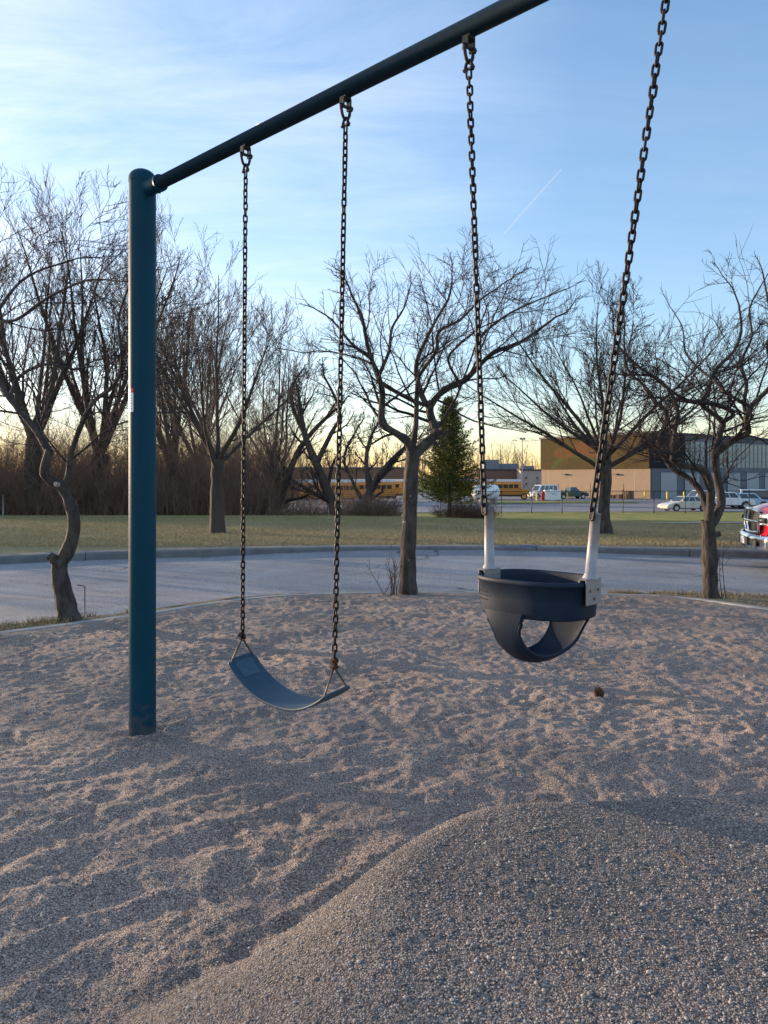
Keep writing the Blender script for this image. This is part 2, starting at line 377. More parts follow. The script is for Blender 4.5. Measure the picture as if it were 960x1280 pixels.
# far kerb with joints
def kerb(p, wdt, z0, z1, step, name, m_, lab):
    A = resample(p, 400); B = resample(offset(p, wdt), 400)
    d = np.concatenate([[0], np.cumsum(np.linalg.norm(np.diff(A, axis=0), axis=1))])
    mb = MB(); L = d[-1]; k = int(L/step)
    for i in range(k):
        if i < 0: break
        s_ = np.linspace(i*step, (i+1)*step-.012, 5)
        a = np.stack([np.interp(s_, d, A[:, 0]), np.interp(s_, d, A[:, 1])], 1); b = np.stack([np.interp(s_, d, B[:, 0]), np.interp(s_, d, B[:, 1])], 1)
        g0 = True if z0 < -.3 else None
        prof = [(0, z0), (.06, z1-.035), (.2, z1-.004), (1, z1), (1, z0)]
        V = []
        for t, z in prof:
            P = a*(1-t)+b*t; V.append(np.column_stack([P, np.full(5, z) if g0 is not None else ground_z(P[:, 0], P[:, 1])+z]))
        idx = np.arange(25).reshape(5, 5)
        F = np.stack([idx[:-1, :-1], idx[:-1, 1:], idx[1:, 1:], idx[1:, :-1]], -1).reshape(-1, 4)
        mb.add(np.concatenate(V), F[:, ::-1]); n = mb.n-25
        mb.f.append((np.array([[n+0, n+5, n+10, n+15, n+20]]), 0, False)); mb.f.append((np.array([[n+24, n+19, n+14, n+9, n+4]]), 0, False))
    return tag(mb.build(name, m_), lab, kind='structure')
M['kerb'] = mat('kerb concrete', (.165, .165, .165), .85, (.11, .11, .11), 3, .4, 60, coords='Object')
kerb(rf, .42, -.36, -.19, 3.0, 'kerb', M['kerb'], 'pale concrete kerb along the far side of the road')
M['edging'] = mat('pale concrete edging', (.36, .35, .32), .85, (.27, .26, .24), 6, .4, 60)
kerb(ge, .10, -.08, .035, 2.4, 'playground_edging', M['edging'], 'narrow concrete edging round the gravel')

# car park and service road beyond the fence
def sheet(name, poly, m_, lab, dz=.02, kind='structure'):
    mb = MB(); P = np.array(poly, float)
    V = np.column_stack([P, ground_z(P[:, 0], P[:, 1])+dz]); mb.add(V, [tuple(range(len(P)))])
    return tag(mb.build(name, m_), lab, kind=kind)
M['lot'] = mat('car park asphalt', (.17, .17, .18), .85, (.21, .21, .22), .3, .4, 20)
mb = MB(); xs = np.linspace(-60, 160, 45); ys = np.linspace(69, 175, 28); X, Y = np.meshgrid(xs, ys)
Y2 = Y + (Y < 70)*(2.0*np.sin(X*.05))
Z = ground_z(X, Y2)+.035; idx = np.arange(X.size).reshape(X.shape)
mb.add(np.stack([X, Y2, Z], -1), np.stack([idx[:-1, :-1], idx[:-1, 1:], idx[1:, 1:], idx[1:, :-1]], -1).reshape(-1, 4))
tag(mb.build('car_park', M['lot']), 'asphalt car park beyond the fence', kind='structure')
M['islegrass'] = mat('sunlit island grass', (.22, .20, .06), .95, (.13, .15, .04), 1.5, .6, 20)
def isle(pts, z=.16):
    mb = MB(); P = np.array(pts, float); n = len(P)
    g = ground_z(P[:, 0], P[:, 1])
    V = np.vstack([np.column_stack([P, g-.1]), np.column_stack([P, g+z])])
    mb.add(V, [tuple(range(n, 2*n))]+[(i, (i+1) % n, (i+1) % n+n, i+n) for i in range(n)])
    return mb
tag(isle([(8, 96), (24, 99), (33, 99), (33, 103), (22, 106), (8, 104)]).build('grass_island', M['islegrass']), 'grass island inside the car park', kind='structure')
# footpath on the far lawn at the right
mb = MB(); a = resample(dens([(10.5, 27.5), (12, 28.3), (14, 29), (20, 31), (30, 33)], 5), 30); b = offset(a, 1.3)
V = np.vstack([np.column_stack([a, ground_z(a[:, 0], a[:, 1])+.045]), np.column_stack([b, ground_z(b[:, 0], b[:, 1])+.045])])
mb.add(V, [(i, i+1, i+31, i+30) for i in range(29)])
tag(mb.build('footpath', M['edging']), 'pale footpath crossing the far lawn', kind='structure')

# --- gravel bed with footprints, drag marks and the mound
MC = np.array([1.15, .55])
def mound(x, y):
    # rounded heap of gravel at the lower right; the left flank runs diagonally
    u = (x-MC[0])/1.74; v = (y-MC[1])/2.06
    u = np.where(x > MC[0], u*.25, u)
    d = (np.abs(u)**2.7+np.abs(v)**2.7)**(1/2.7) + .028*vnoise(x*1.7, y*1.7, 33)
    k = sst(2.1, 1.3, y)*(x < MC[0])
    k = 1-sst(1.2, 2.1, y)
    return .355*(1-sst(.84-.16*k, 1.05+.22*k, d))-.05*sst(.2,.84,d)*(1-sst(.84,1.05,d))
npr = np.random.default_rng(5)
nd = 2600
DX = npr.uniform(-6, 6, nd); DY = npr.uniform(1.0, 9.8, nd); DA = npr.uniform(0, math.pi, nd); DL = npr.uniform(.045, .125, nd); DW = DL*npr.uniform(.45, .85, nd); DD = npr.uniform(.002, .0105, nd)
def gravel_z(x, y, dent=True):
    x = np.asarray(x, float); y = np.asarray(y, float); shp = x.shape; x = x.ravel(); y = y.ravel()
    mo = mound(x, y); onm = sst(.10, .3, mo)
    wx = x+.12*vnoise(x*2, y*2, 7); wy = y+.12*vnoise(x*2+9, y*2, 8)
    rough = .45+.55*sst(2.4, 4.5, y+.5*x)
    z = .024*vnoise(wx*1.6, wy*1.6, 1)*(1-.5*onm)+.009*rough*vnoise(wx*4.6, wy*5.2, 2)*(1-.85*onm)+.0085*rough*vnoise(wx*9.5, wy*13, 3)*(1-.8*onm)+.0065*rough*vnoise(wx*18, wy*21, 23)*(1-.8*onm)+.0032*vnoise(x*27, y*27, 4)*(1-.5*onm)+.0014*vnoise(x*60, y*60, 14)
    # drag ridges running from lower left to upper right
    c, s_ = .72, .69; a = x*c+y*s_; b = -x*s_+y*c
    area = (1-sst(3.1, 4.4, y))*(1-sst(.2, .9, x))*(1-onm)
    z += area*.010*(1-2*np.abs(vnoise(a*1.0, b*5.0+.6*vnoise(a*2, b*2, 19), 9)))-area*.01
    if dent:
        acc = np.zeros_like(z); so_ = np.argsort(y); ysrt = y[so_]
        for i in range(nd):
            L = DL[i]
            k = so_[np.searchsorted(ysrt, DY[i]-L*2.4):np.searchsorted(ysrt, DY[i]+L*2.4)]; k = k[np.abs(x[k]-DX[i]) < L*2.4]
            if not len(k): continue
            ca, sa = math.cos(DA[i]), math.sin(DA[i]); dx = x[k]-DX[i]; dy = y[k]-DY[i]
            rr = np.sqrt(((dx*ca+dy*sa)/L)**2+((-dx*sa+dy*ca)/DW[i])**2)
            acc[k] += DD[i]*(-np.exp(-(rr/.72)**4*1.2)+.38*np.exp(-((rr-1.25)/.38)**2))
        z += np.clip(acc, -.055, .05)*(1-.93*onm)*sst(0.2, 1.6, np.maximum(x+2.5-y*0.0, y-2.3))*1.0
    base = ground_z(x, y)
    z -= .030*np.exp(-((x+.35)**2+(y-2.98)**2)/.34**2)+.022*np.exp(-((x-.45)**2+(y-2.75)**2)/.3**2)
    z += .028*np.exp(-((x+1.19)**2+(y-3.73)**2)/.15**2)
    # edges settle towards the surrounding kerb
    return (z+base+mo).reshape(shp)
def make_gravel():
    th = np.concatenate([np.linspace(-180, -40, 50)[:-1], np.linspace(-40, 40, 760), np.linspace(40, 180, 50)[1:]])*math.pi/180
    th = th[:-1] if abs(th[-1]-math.pi) < 1e-6 else th
    # distance to the edge along each heading
    P = gp; Rm = np.full(len(th), 1e9)
    for i in range(len(P)):
        a, b = P[i], P[(i+1) % len(P)]
        d = np.stack([np.sin(th), np.cos(th)], 1); e = b-a
        den = d[:, 0]*e[1]-d[:, 1]*e[0]
        den = np.where(abs(den) < 1e-9, 1e-9, den)
        t = (a[0]*e[1]-a[1]*e[0])/den; u = (a[0]*d[:, 1]-a[1]*d[:, 0])/den
        ok = (t > 0) & (u >= -1e-6) & (u <= 1+1e-6); Rm = np.where(ok & (t < Rm), t, Rm)
    nr = 640; s_ = np.linspace(0, 1, nr)
    r0 = .9
    Rr = r0*(Rm[None, :]/r0)**s_[:, None]
    X = Rr*np.sin(th); Y = Rr*np.cos(th); Z = gravel_z(X, Y)
    ed = sst(.45, 0, Rm[None, :]-Rr) if False else 1-sst(0, .5, Rm[None, :]-Rr)
    Z = Z*(1-ed)+(ground_z(X, Y)+.025+.5*(Z-ground_z(X, Y)-.0))*ed
    m_ = len(th); idx = np.arange(nr*m_).reshape(nr, m_); nx = np.roll(idx, -1, 1)
    F = np.stack([idx[:-1], nx[:-1], nx[1:], idx[1:]], -1).reshape(-1, 4)
    mb = MB(); mb.add(np.stack([X, Y, Z], -1), F[:, ::-1], 0, True)
    c = mb.n; mb.add([(0, 0, .33)], np.zeros((0, 3), int)); mb.f.append((np.stack([idx[0], nx[0], np.full(m_, c)], -1)[:, ::-1], 0, True))
    return mb
def gravel_mat():
    m = bpy.data.materials.new('pea gravel'); m.use_nodes = True; t = m.node_tree; b = t.nodes['Principled BSDF']; b.inputs['Roughness'].default_value = .85; b.inputs['Specular IOR Level'].default_value = .25
    g = t.nodes.new('ShaderNodeNewGeometry').outputs['Position']
    nn, ll = t.nodes.new, t.links.new
    v = nn('ShaderNodeTexVoronoi'); v.inputs['Scale'].default_value = 250; ll(g, v.inputs['Vector'])
    v2 = nn('ShaderNodeTexVoronoi'); v2.inputs['Scale'].default_value = 420; ll(g, v2.inputs['Vector'])
    sp = nn('ShaderNodeSeparateColor'); ll(v.outputs['Color'], sp.inputs[0])
    cr = nn('ShaderNodeValToRGB'); ll(sp.outputs[0], cr.inputs[0]); e = cr.color_ramp.elements
    e[0].color = (.10, .084, .078, 1); e[1].color = (.88, .74, .60, 1); e[1].position = 1
    for p, c in ((.2, (.25, .195, .165)), (.5, (.405, .315, .262)), (.75, (.54, .42, .345)), (.93, (.68, .53, .43))):
        q = e.new(p); q.color = (*c, 1)
    # broad random tone changes across the bed
    n = nn('ShaderNodeTexNoise'); n.inputs['Scale'].default_value = 1.1; n.inputs['Detail'].default_value = 6; ll(g, n.inputs['Vector'])
    r = nn('ShaderNodeMapRange'); r.inputs[1].default_value = .3; r.inputs[2].default_value = .7; r.inputs[3].default_value = .84; r.inputs[4].default_value = 1.2; ll(n.outputs[0], r.inputs[0])
    mu = nn('ShaderNodeMix'); mu.data_type = 'RGBA'; mu.blend_type = 'MULTIPLY'; mu.inputs[0].default_value = 1; ll(cr.outputs[0], mu.inputs[6]); ll(r.outputs[0], mu.inputs[7])
    # crevice shade painted into the colour: darker between the stones
    vr = nn('ShaderNodeMapRange'); vr.inputs[1].default_value = .25; vr.inputs[2].default_value = .75; vr.inputs[3].default_value = 1.0; vr.inputs[4].default_value = .38; ll(v.outputs['Distance'], vr.inputs[0])
    m2 = nn('ShaderNodeMix'); m2.data_type = 'RGBA'; m2.blend_type = 'MULTIPLY'; m2.inputs[0].default_value = 1; ll(mu.outputs[2], m2.inputs[6]); ll(vr.outputs[0], m2.inputs[7])
    # shade painted over the heap: darker, greyer, like crevices seen close; bed stays tan
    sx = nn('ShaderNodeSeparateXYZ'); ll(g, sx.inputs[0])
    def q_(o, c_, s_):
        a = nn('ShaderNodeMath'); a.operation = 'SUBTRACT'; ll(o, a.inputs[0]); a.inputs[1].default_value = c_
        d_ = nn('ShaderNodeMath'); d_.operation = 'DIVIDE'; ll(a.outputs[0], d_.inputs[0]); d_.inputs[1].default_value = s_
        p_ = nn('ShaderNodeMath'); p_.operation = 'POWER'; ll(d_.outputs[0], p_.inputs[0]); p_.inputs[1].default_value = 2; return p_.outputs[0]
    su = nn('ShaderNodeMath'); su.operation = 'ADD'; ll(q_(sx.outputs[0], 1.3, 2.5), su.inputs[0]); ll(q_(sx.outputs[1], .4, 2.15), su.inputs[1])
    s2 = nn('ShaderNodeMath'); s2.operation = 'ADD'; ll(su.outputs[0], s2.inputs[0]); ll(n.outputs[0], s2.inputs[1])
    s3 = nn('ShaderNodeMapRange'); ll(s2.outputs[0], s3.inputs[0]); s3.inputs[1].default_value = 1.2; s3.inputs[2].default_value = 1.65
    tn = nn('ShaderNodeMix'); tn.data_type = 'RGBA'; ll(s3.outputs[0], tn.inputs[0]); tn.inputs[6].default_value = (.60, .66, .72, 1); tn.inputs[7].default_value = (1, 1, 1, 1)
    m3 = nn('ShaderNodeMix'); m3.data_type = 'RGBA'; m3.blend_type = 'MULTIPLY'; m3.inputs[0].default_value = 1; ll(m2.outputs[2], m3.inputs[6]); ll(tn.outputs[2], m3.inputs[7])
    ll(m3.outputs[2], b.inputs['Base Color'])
    h = nn('ShaderNodeMath'); h.operation = 'MULTIPLY_ADD'; ll(v.outputs['Distance'], h.inputs[0]); h.inputs[1].default_value = -1.0
    h2 = nn('ShaderNodeMath'); h2.operation = 'MULTIPLY'; ll(v2.outputs['Distance'], h2.inputs[0]); h2.inputs[1].default_value = -.35; ll(h2.outputs[0], h.inputs[2])
    bp = nn('ShaderNodeBump'); bp.inputs['Strength'].default_value = 1; bp.inputs['Distance'].default_value = .0035; ll(h.outputs[0], bp.inputs['Height']); ll(bp.outputs[0], b.inputs['Normal'])
    return m
M['gravel'] = gravel_mat()
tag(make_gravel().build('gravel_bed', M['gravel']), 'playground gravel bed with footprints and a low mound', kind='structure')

# loose stones lying on the bed: stuff, one object
def loose_stones():
    r_ = np.random.default_rng(3); n = 45000
    rad = np.where(r_.random(n) < .05, r_.uniform(.0032, .0058, n), r_.uniform(.0016, .0031, n))
    rr = 1.15*(8.3)**r_.random(n); th = r_.uniform(-.56, .56, n); x = rr*np.sin(th); y = rr*np.cos(th)
    k = inpoly(x, y, offset(ge, -.12)); x, y, rad = x[k], y[k], rad[k]; n = len(x)
    rad = rad*np.clip(.75+.13*np.hypot(x, y), .9, 1.5)
    z = gravel_z(x, y)+rad*.18
    t = (1+5**.5)/2
    I = np.array([(-1,t,0),(1,t,0),(-1,-t,0),(1,-t,0),(0,-1,t),(0,1,t),(0,-1,-t),(0,1,-t),(t,0,-1),(t,0,1),(-t,0,-1),(-t,0,1)])/math.hypot(1, t)
    Fi = np.array([(0,11,5),(0,5,1),(0,1,7),(0,7,10),(0,10,11),(1,5,9),(5,11,4),(11,10,2),(10,7,6),(7,1,8),(3,9,4),(3,4,2),(3,2,6),(3,6,8),(3,8,9),(4,9,5),(2,4,11),(6,2,10),(8,6,7),(9,8,1)])
    sc = np.stack([r_.uniform(.8, 1.35, n), r_.uniform(.7, 1.1, n), r_.uniform(.5, .85, n)], 1)*rad[:, None]
    V = I[None]*(1+r_.uniform(-.12, .12, (n, 12, 1)))*sc[:, None]
    a = r_.uniform(0, 6.28, n); c, s_ = np.cos(a)[:, None], np.sin(a)[:, None]
    X = V[..., 0]*c-V[..., 1]*s_+x[:, None]; Y = V[..., 0]*s_+V[..., 1]*c+y[:, None]; Z = V[..., 2]+z[:, None]
    F = (Fi[None]+12*np.arange(n)[:, None, None]).reshape(-1, 3)
    mb = MB(); mb.add(np.stack([X, Y, Z], -1), F, 0, True); return mb
def stone_mat():
    m = bpy.data.materials.new('loose stone'); m.use_nodes = True; t = m.node_tree; b = t.nodes['Principled BSDF']; b.inputs['Roughness'].default_value = .7
    gi = t.nodes.new('ShaderNodeNewGeometry'); cr = t.nodes.new('ShaderNodeValToRGB'); t.links.new(gi.outputs['Random Per Island'], cr.inputs[0]); e = cr.color_ramp.elements
    e[0].color = (.11, .10, .095, 1); e[1].color = (.52, .45, .38, 1)
    for p, c in ((.35, (.23, .205, .19)), (.65, (.33, .29, .26)), (.85, (.43, .36, .30)), (.95, (.48, .41, .34))): e.new(p).color = (*c, 1)
    t.links.new(cr.outputs[0], b.inputs['Base Color']); return m
M['stone'] = stone_mat()
tag(loose_stones().build('loose_stones', M['stone']), 'loose pea gravel stones lying on the bed', 'gravel', kind='stuff')

# grass blades
def blades(x, y, z, h, wd, lean=.5, seed=1):
    r_ = np.random.default_rng(seed); n = len(x); a = r_.uniform(0, 6.28, n); h = h*r_.uniform(.5, 1.3, n)
    lx, ly = r_.normal(0, lean, n)*h, r_.normal(0, lean, n)*h
    dx, dy = np.cos(a)*wd, np.sin(a)*wd
    V = np.stack([np.stack([x-dx, y-dy, z-.01], 1), np.stack([x+dx, y+dy, z-.01], 1), np.stack([x+lx, y+ly, z+h], 1)], 1)
    return V.reshape(-1, 3), np.arange(3*n).reshape(-1, 3)
def blade_mat(name, cols):
    m = bpy.data.materials.new(name); m.use_nodes = True; t = m.node_tree; b = t.nodes['Principled BSDF']; b.inputs['Roughness'].default_value = .9; b.inputs['Specular IOR Level'].default_value = .1
    gi = t.nodes.new('ShaderNodeNewGeometry'); cr = t.nodes.new('ShaderNodeValToRGB'); t.links.new(gi.outputs['Random Per Island'], cr.inputs[0]); e = cr.color_ramp.elements
    e[0].color = (*cols[0], 1); e[1].color = (*cols[-1], 1)
    for i, c in enumerate(cols[1:-1]): e.new((i+1)/(len(cols)-1)).color = (*c, 1)
    t.links.new(cr.outputs[0], b.inputs['Base Color']); return m
M['blade_dry'] = blade_mat('dry blades', [(.30, .23, .12), (.20, .15, .08), (.38, .30, .17), (.13, .11, .05)])
M['blade_lawn'] = blade_mat('lawn blades', [(.33, .27, .15), (.40, .32, .19), (.25, .21, .10), (.46, .37, .24), (.30, .25, .13)])
r_ = np.random.default_rng(21)
n = 260000; y = 16*(2.1)**r_.random(n); x = r_.uniform(-.62, .62, n)*y; k = ~inpoly(x, y, np.vstack([offset(rf, .5), [(24, -40), (-24, -40)]])); x, y = x[k], y[k]
V, F = blades(x, y, ground_z(x, y)+.01, .035, .006, .7, 2); mb = MB(); mb.add(V, F)
tag(mb.build('lawn_grass', M['blade_lawn']), 'short dormant grass blades on the far lawn', 'grass', kind='stuff')
A, B = resample(offset(ge, .1), 2000), resample(rn, 2000); n = 42000; i = r_.integers(0, 2000, n); t = r_.uniform(.02, .93, n)[:, None]**.8; P = A[i]*(1-t)+B[i]*t
P = P[(P[:, 1] > 3) & ((P[:, 0] < -2.6) | (P[:, 0] > 2.7))]; dn_ = vnoise(P[:, 0]*3, P[:, 1]*3, 6) > -.15; P = P[dn_]
V, F = blades(P[:, 0], P[:, 1], ground_z(P[:, 0], P[:, 1])+.025, .055, .004, .6, 4); mb = MB(); mb.add(V, F)
tag(mb.build('verge_grass', M['blade_dry']), 'straw coloured dead grass along the gravel edge', 'grass', kind='stuff')
# ------------------------------------------------------------------ swing frame
# post axis and rail line
PX, PY = (178-480)/950*3.66, 3.66
RZ = HC+1.3985                               # height of the rail axis
C1 = np.array([(307-480)/950*3.163, 3.163]); C3 = np.array([(586-480)/950*2.372, 2.372])
ud = (C3-C1)/np.linalg.norm(C3-C1)           # along the rail, to the right and towards the camera
up_ = np.array([-ud[1], ud[0]])              # across the rail, away from the camera
if up_[1] < 0: up_ = -up_
ang = math.atan2(ud[1], ud[0])
def onray(px, o=C1):
    """parameter t along the rail where the vertical plane of the rail crosses image column px"""
    s_ = (px-480)/950
    return (s_*o[1]-o[0])/(ud[0]-s_*ud[1])
def onplane(px, py):
    t = onray(px); p = C1+ud*t
    return np.array([p[0], p[1], HC-(py-595)/950*p[1]])
tpost = onray(178)
PX, PY = C1+ud*tpost; PR = .0635*PY/3.66
frame = empty('swing_frame', (PX, PY, 0), 0, 'tall teal steel swing frame with one round post and sloping top rail', 'swing frame')
def P3(t, z=0, q=0):
    p = C1+ud*t+up_*q; return np.array([p[0], p[1], z])
fo = np.array([PX, PY, 0])
mb = MB(); TOPZ = RZ+.108
prof = [(PR, -.3), (PR, TOPZ-.052)]
mb.lathe(prof, n=48)
def dusty(src):
    m = M[src].copy(); t = m.node_tree; b = t.nodes['Principled BSDF']; nn, ll = t.nodes.new, t.links.new; c0 = b.inputs['Base Color'].links[0].from_socket
    co_ = nn('ShaderNodeTexCoord').outputs['Object']; sp = nn('ShaderNodeSeparateXYZ'); ll(co_, sp.inputs[0]); n_ = nn('ShaderNodeTexNoise'); n_.inputs['Scale'].default_value = 22; n_.inputs['Detail'].default_value = 8; ll(co_, n_.inputs['Vector'])
    a = nn('ShaderNodeMapRange'); ll(sp.outputs[2], a.inputs[0]); a.inputs[1].default_value = .30; a.inputs[2].default_value = .0; a.inputs[3].default_value = -.25; a.inputs[4].default_value = .22
    s_ = nn('ShaderNodeMath'); s_.operation = 'ADD'; ll(a.outputs[0], s_.inputs[0]); ll(n_.outputs[0], s_.inputs[1]); r = nn('ShaderNodeMapRange'); ll(s_.outputs[0], r.inputs[0]); r.inputs[1].default_value = .5; r.inputs[2].default_value = .8; r.inputs[4].default_value = .6
    x = nn('ShaderNodeMix'); x.data_type = 'RGBA'; ll(r.outputs[0], x.inputs[0]); ll(c0, x.inputs[6]); x.inputs[7].default_value = (.10, .085, .072, 1)
    # chips and scratches
    mp_ = nn('ShaderNodeMapping'); mp_.inputs['Scale'].default_value = (1, 1, .35); ll(co_, mp_.inputs[0]); v = nn('ShaderNodeTexNoise'); v.inputs['Scale'].default_value = 34; v.inputs['Detail'].default_value = 5; ll(mp_.outputs[0], v.inputs['Vector'])
    q = nn('ShaderNodeMapRange'); ll(v.outputs[0], q.inputs[0]); q.inputs[1].default_value = .735; q.inputs[2].default_value = .76; q.inputs[4].default_value = .75
    y = nn('ShaderNodeMix'); y.data_type = 'RGBA'; ll(q.outputs[0], y.inputs[0]); ll(x.outputs[2], y.inputs[6]); y.inputs[7].default_value = (.09, .11, .12, 1); ll(y.outputs[2], b.inputs['Base Color']); return m
M['postdust'] = dusty('post'); mb.build('post', M['postdust'], frame)
mb = MB(); prof = [(.0652, -.012), (.0655, 0), (.0645, .004)]+[(.0645*math.cos(a), .004+.050*math.sin(a)) for a in np.linspace(0.05, 1.56, 12)]+[(.0001, .0542)]
mb.lathe([(r*PR/.0635, z+TOPZ-.052) for r, z in prof], n=48); mb.build('post_cap', M['post'], frame)
def rel(p): return np.array(p)-fo
def ringtube(mb, t0, t1, r, n=32, mi=0):
    mb.tube([rel(P3(t0, RZ)), rel(P3((t0+t1)/2, RZ)), rel(P3(t1, RZ))], r, n, mi)
TEND = onray(900)+1.3
mb = MB(); ringtube(mb, tpost+.05, TEND, .0302, 40); mb.build('top_rail', M['rail'], frame)
mb = MB(); ringtube(mb, tpost+.045, tpost+.165, .0368, 40); ringtube(mb, tpost+.150, tpost+.170, .0402, 40)
mb.tube([rel(P3(tpost+.160, RZ-.048)), rel(P3(tpost+.160, RZ-.03))], .006, 10)
mb.build('rail_sleeve', M['post'], frame)
# safety sticker wrapped on the post's left flank
def sticker():
    mb = MB(); a0, a1 = R(202), R(248); zt = HC-(487-595)/950*PY; zm = HC-(492.5-595)/950*PY; zb = HC-(516-595)/950*PY
    def patch(z0, z1, r, mi, b0=a0, b1=a1):
        V = []; n = 9
        for z in (z0, z1):
            for i in range(n):
                a = b0+(b1-b0)*i/(n-1); V.append((r*PR/.0635*math.cos(a), r*PR/.0635*math.sin(a), z))
        mb.add(V, [(i, i+1, i+1+n, i+n) for i in range(n-1)], mi, True)
    patch(zm, zt, .0641, 1); patch(zb, zm, .0641, 0)
    for i in range(6):
        z = zm-.010-i*.013; patch(z-.0045, z, .0644, 2, a0+.08, a1-(.1 if i % 2 else .28))
    patch(zm+.005, zt-.005, .0644, 0, a0+.1, a1-.25)
    return mb
sticker().build('warning_sticker', [M['white'], M['red'], M['grey']], frame)
T1, T2, T3, T4 = 0.0, onray(432), onray(586), onray(836)
for tt in (T1, T2, T3, T4):
    mb = MB(); mb.box(rel(P3(tt, RZ-.031)), (.028, .030, .010), ang)
    # two lugs gripping the pendulum pin
    for q in (-.017, .017):
        V0 = rel(P3(tt, RZ-.052, q)); mb.box(V0, (.021, .006, .040), ang)
    mb.tube([rel(P3(tt, RZ-.062, -.026)), rel(P3(tt, RZ-.062, .026))], .006, 12)
    mb.tube([rel(P3(tt, RZ-.062, .020)), rel(P3(tt, RZ-.062, .030))], .0105, 6, smooth=False)
    mb.build('rail_hanger', M['pendulum'], frame)
LUGZ = RZ-.062

# ------------------------------------------------------------------ chains
def link_geo(pitch=.0262, ow=.0228, wire=.0036, n=8, m=22):
    hl = pitch/2+wire-.0004; hw = ow/2-wire; st = hl-hw; pts = []
    for k in range(m):
        a = 2*math.pi*k/m
        pts.append((hw*math.cos(a), 0, hw*math.sin(a)+(st if math.sin(a) >= 0 else -st)))
    P = np.array(pts); T = np.roll(P, -1, 0)-np.roll(P, 1, 0); T /= np.linalg.norm(T, axis=1, keepdims=True)
    Y = np.array([0, 1, 0]); U = np.cross(T, Y); a = np.arange(n)*2*math.pi/n
    V = P[:, None]+wire*(np.cos(a)[None, :, None]*U[:, None]+np.sin(a)[None, :, None]*Y)
    idx = np.arange(m*n).reshape(m, n); j = np.roll(idx, -1, 0)
    F = np.stack([idx, j, np.roll(j, -1, 1), np.roll(idx, -1, 1)], -1).reshape(-1, 4)
    return V.reshape(-1, 3), F
LV, LF = link_geo()
def chain_mesh(p0, p1, sag=0.0, twist0=0.0, tw=0.0, org=None):
    p0, p1 = np.array(p0), np.array(p1); L = np.linalg.norm(p1-p0); k = int(round(L/.0262)); mb = MB()
    rj = np.random.default_rng(int(abs(p0[0])*1000)+5)
    for i in range(k):
        t = (i+.5)/k; c = p0*(1-t)+p1*t; c[:2] += -up_*sag*math.sin(math.pi*t)*.4
        c[2] -= 0
        d = p0-p1; d /= np.linalg.norm(d)
        z = Vector(d); a = twist0+tw*t+(math.pi/2 if i % 2 else 0)+rj.normal(0, .13)
        x = Vector((math.cos(a), math.sin(a), 0)); y = z.cross(x).normalized(); x = y.cross(z)
        tl = rj.normal(0, .03)
        B = np.array([[x.x, y.x, z.x], [x.y, y.y, z.y], [x.z, y.z, z.z]])
        V = LV.copy(); V = V*np.array([1, 1, (L/k)/.0262]); V = V @ B.T+c+np.array([x.x, x.y, x.z])*tl*.012
        mb.add(V-(org if org is not None else 0), LF, 0, True)
    return mb
def ring(mb, c, ax_u, ax_v, ru, rv, wire, a0=0, a1=2*math.pi, n=24, mi=0):
    c, u, v = np.array(c), np.array(ax_u), np.array(ax_v)
    full = abs(a1-a0) > 6.2; pts = [c+u*ru*math.cos(a)+v*rv*math.sin(a) for a in np.linspace(a0, a1, n+1)]
    mb.tube(pts, wire, 8, mi, caps=not full)
Uv = np.array([ud[0], ud[1], 0]); Qv = np.array([up_[0], up_[1], 0]); Zv = np.array([0, 0, 1.])
def shackle(mb, t, org, z=LUGZ, s=1.0):
    """upper pendulum shackle across the rail and a lower one turned 90 degrees"""
    c = P3(t, z)-org
    ring(mb, c+Zv*-.010, Qv, Zv, .021*s, .036*s, .0058, math.pi*.98, math.pi*2.02, 20)
    for q in (-1, 1): mb.tube([c+Qv*q*.021*s+Zv*.004, c+Qv*q*.021*s+Zv*-.012], [.0085, .006], 10)
    c2 = c+Zv*-.050*s
    ring(mb, c2+Zv*-.010, Uv, Zv, .012, .020, .0050, -.1, math.pi+.1, 14)
    mb.tube([c2+Zv*-.016-Uv*.021, c2+Zv*-.016+Uv*.021], .0048, 10)
    for q in (-1, 1): mb.tube([c2+Zv*-.006+Uv*q*.0125, c2+Zv*-.022+Uv*q*.0125], [.006, .0075], 10)
    return c2+Zv*-.020+org

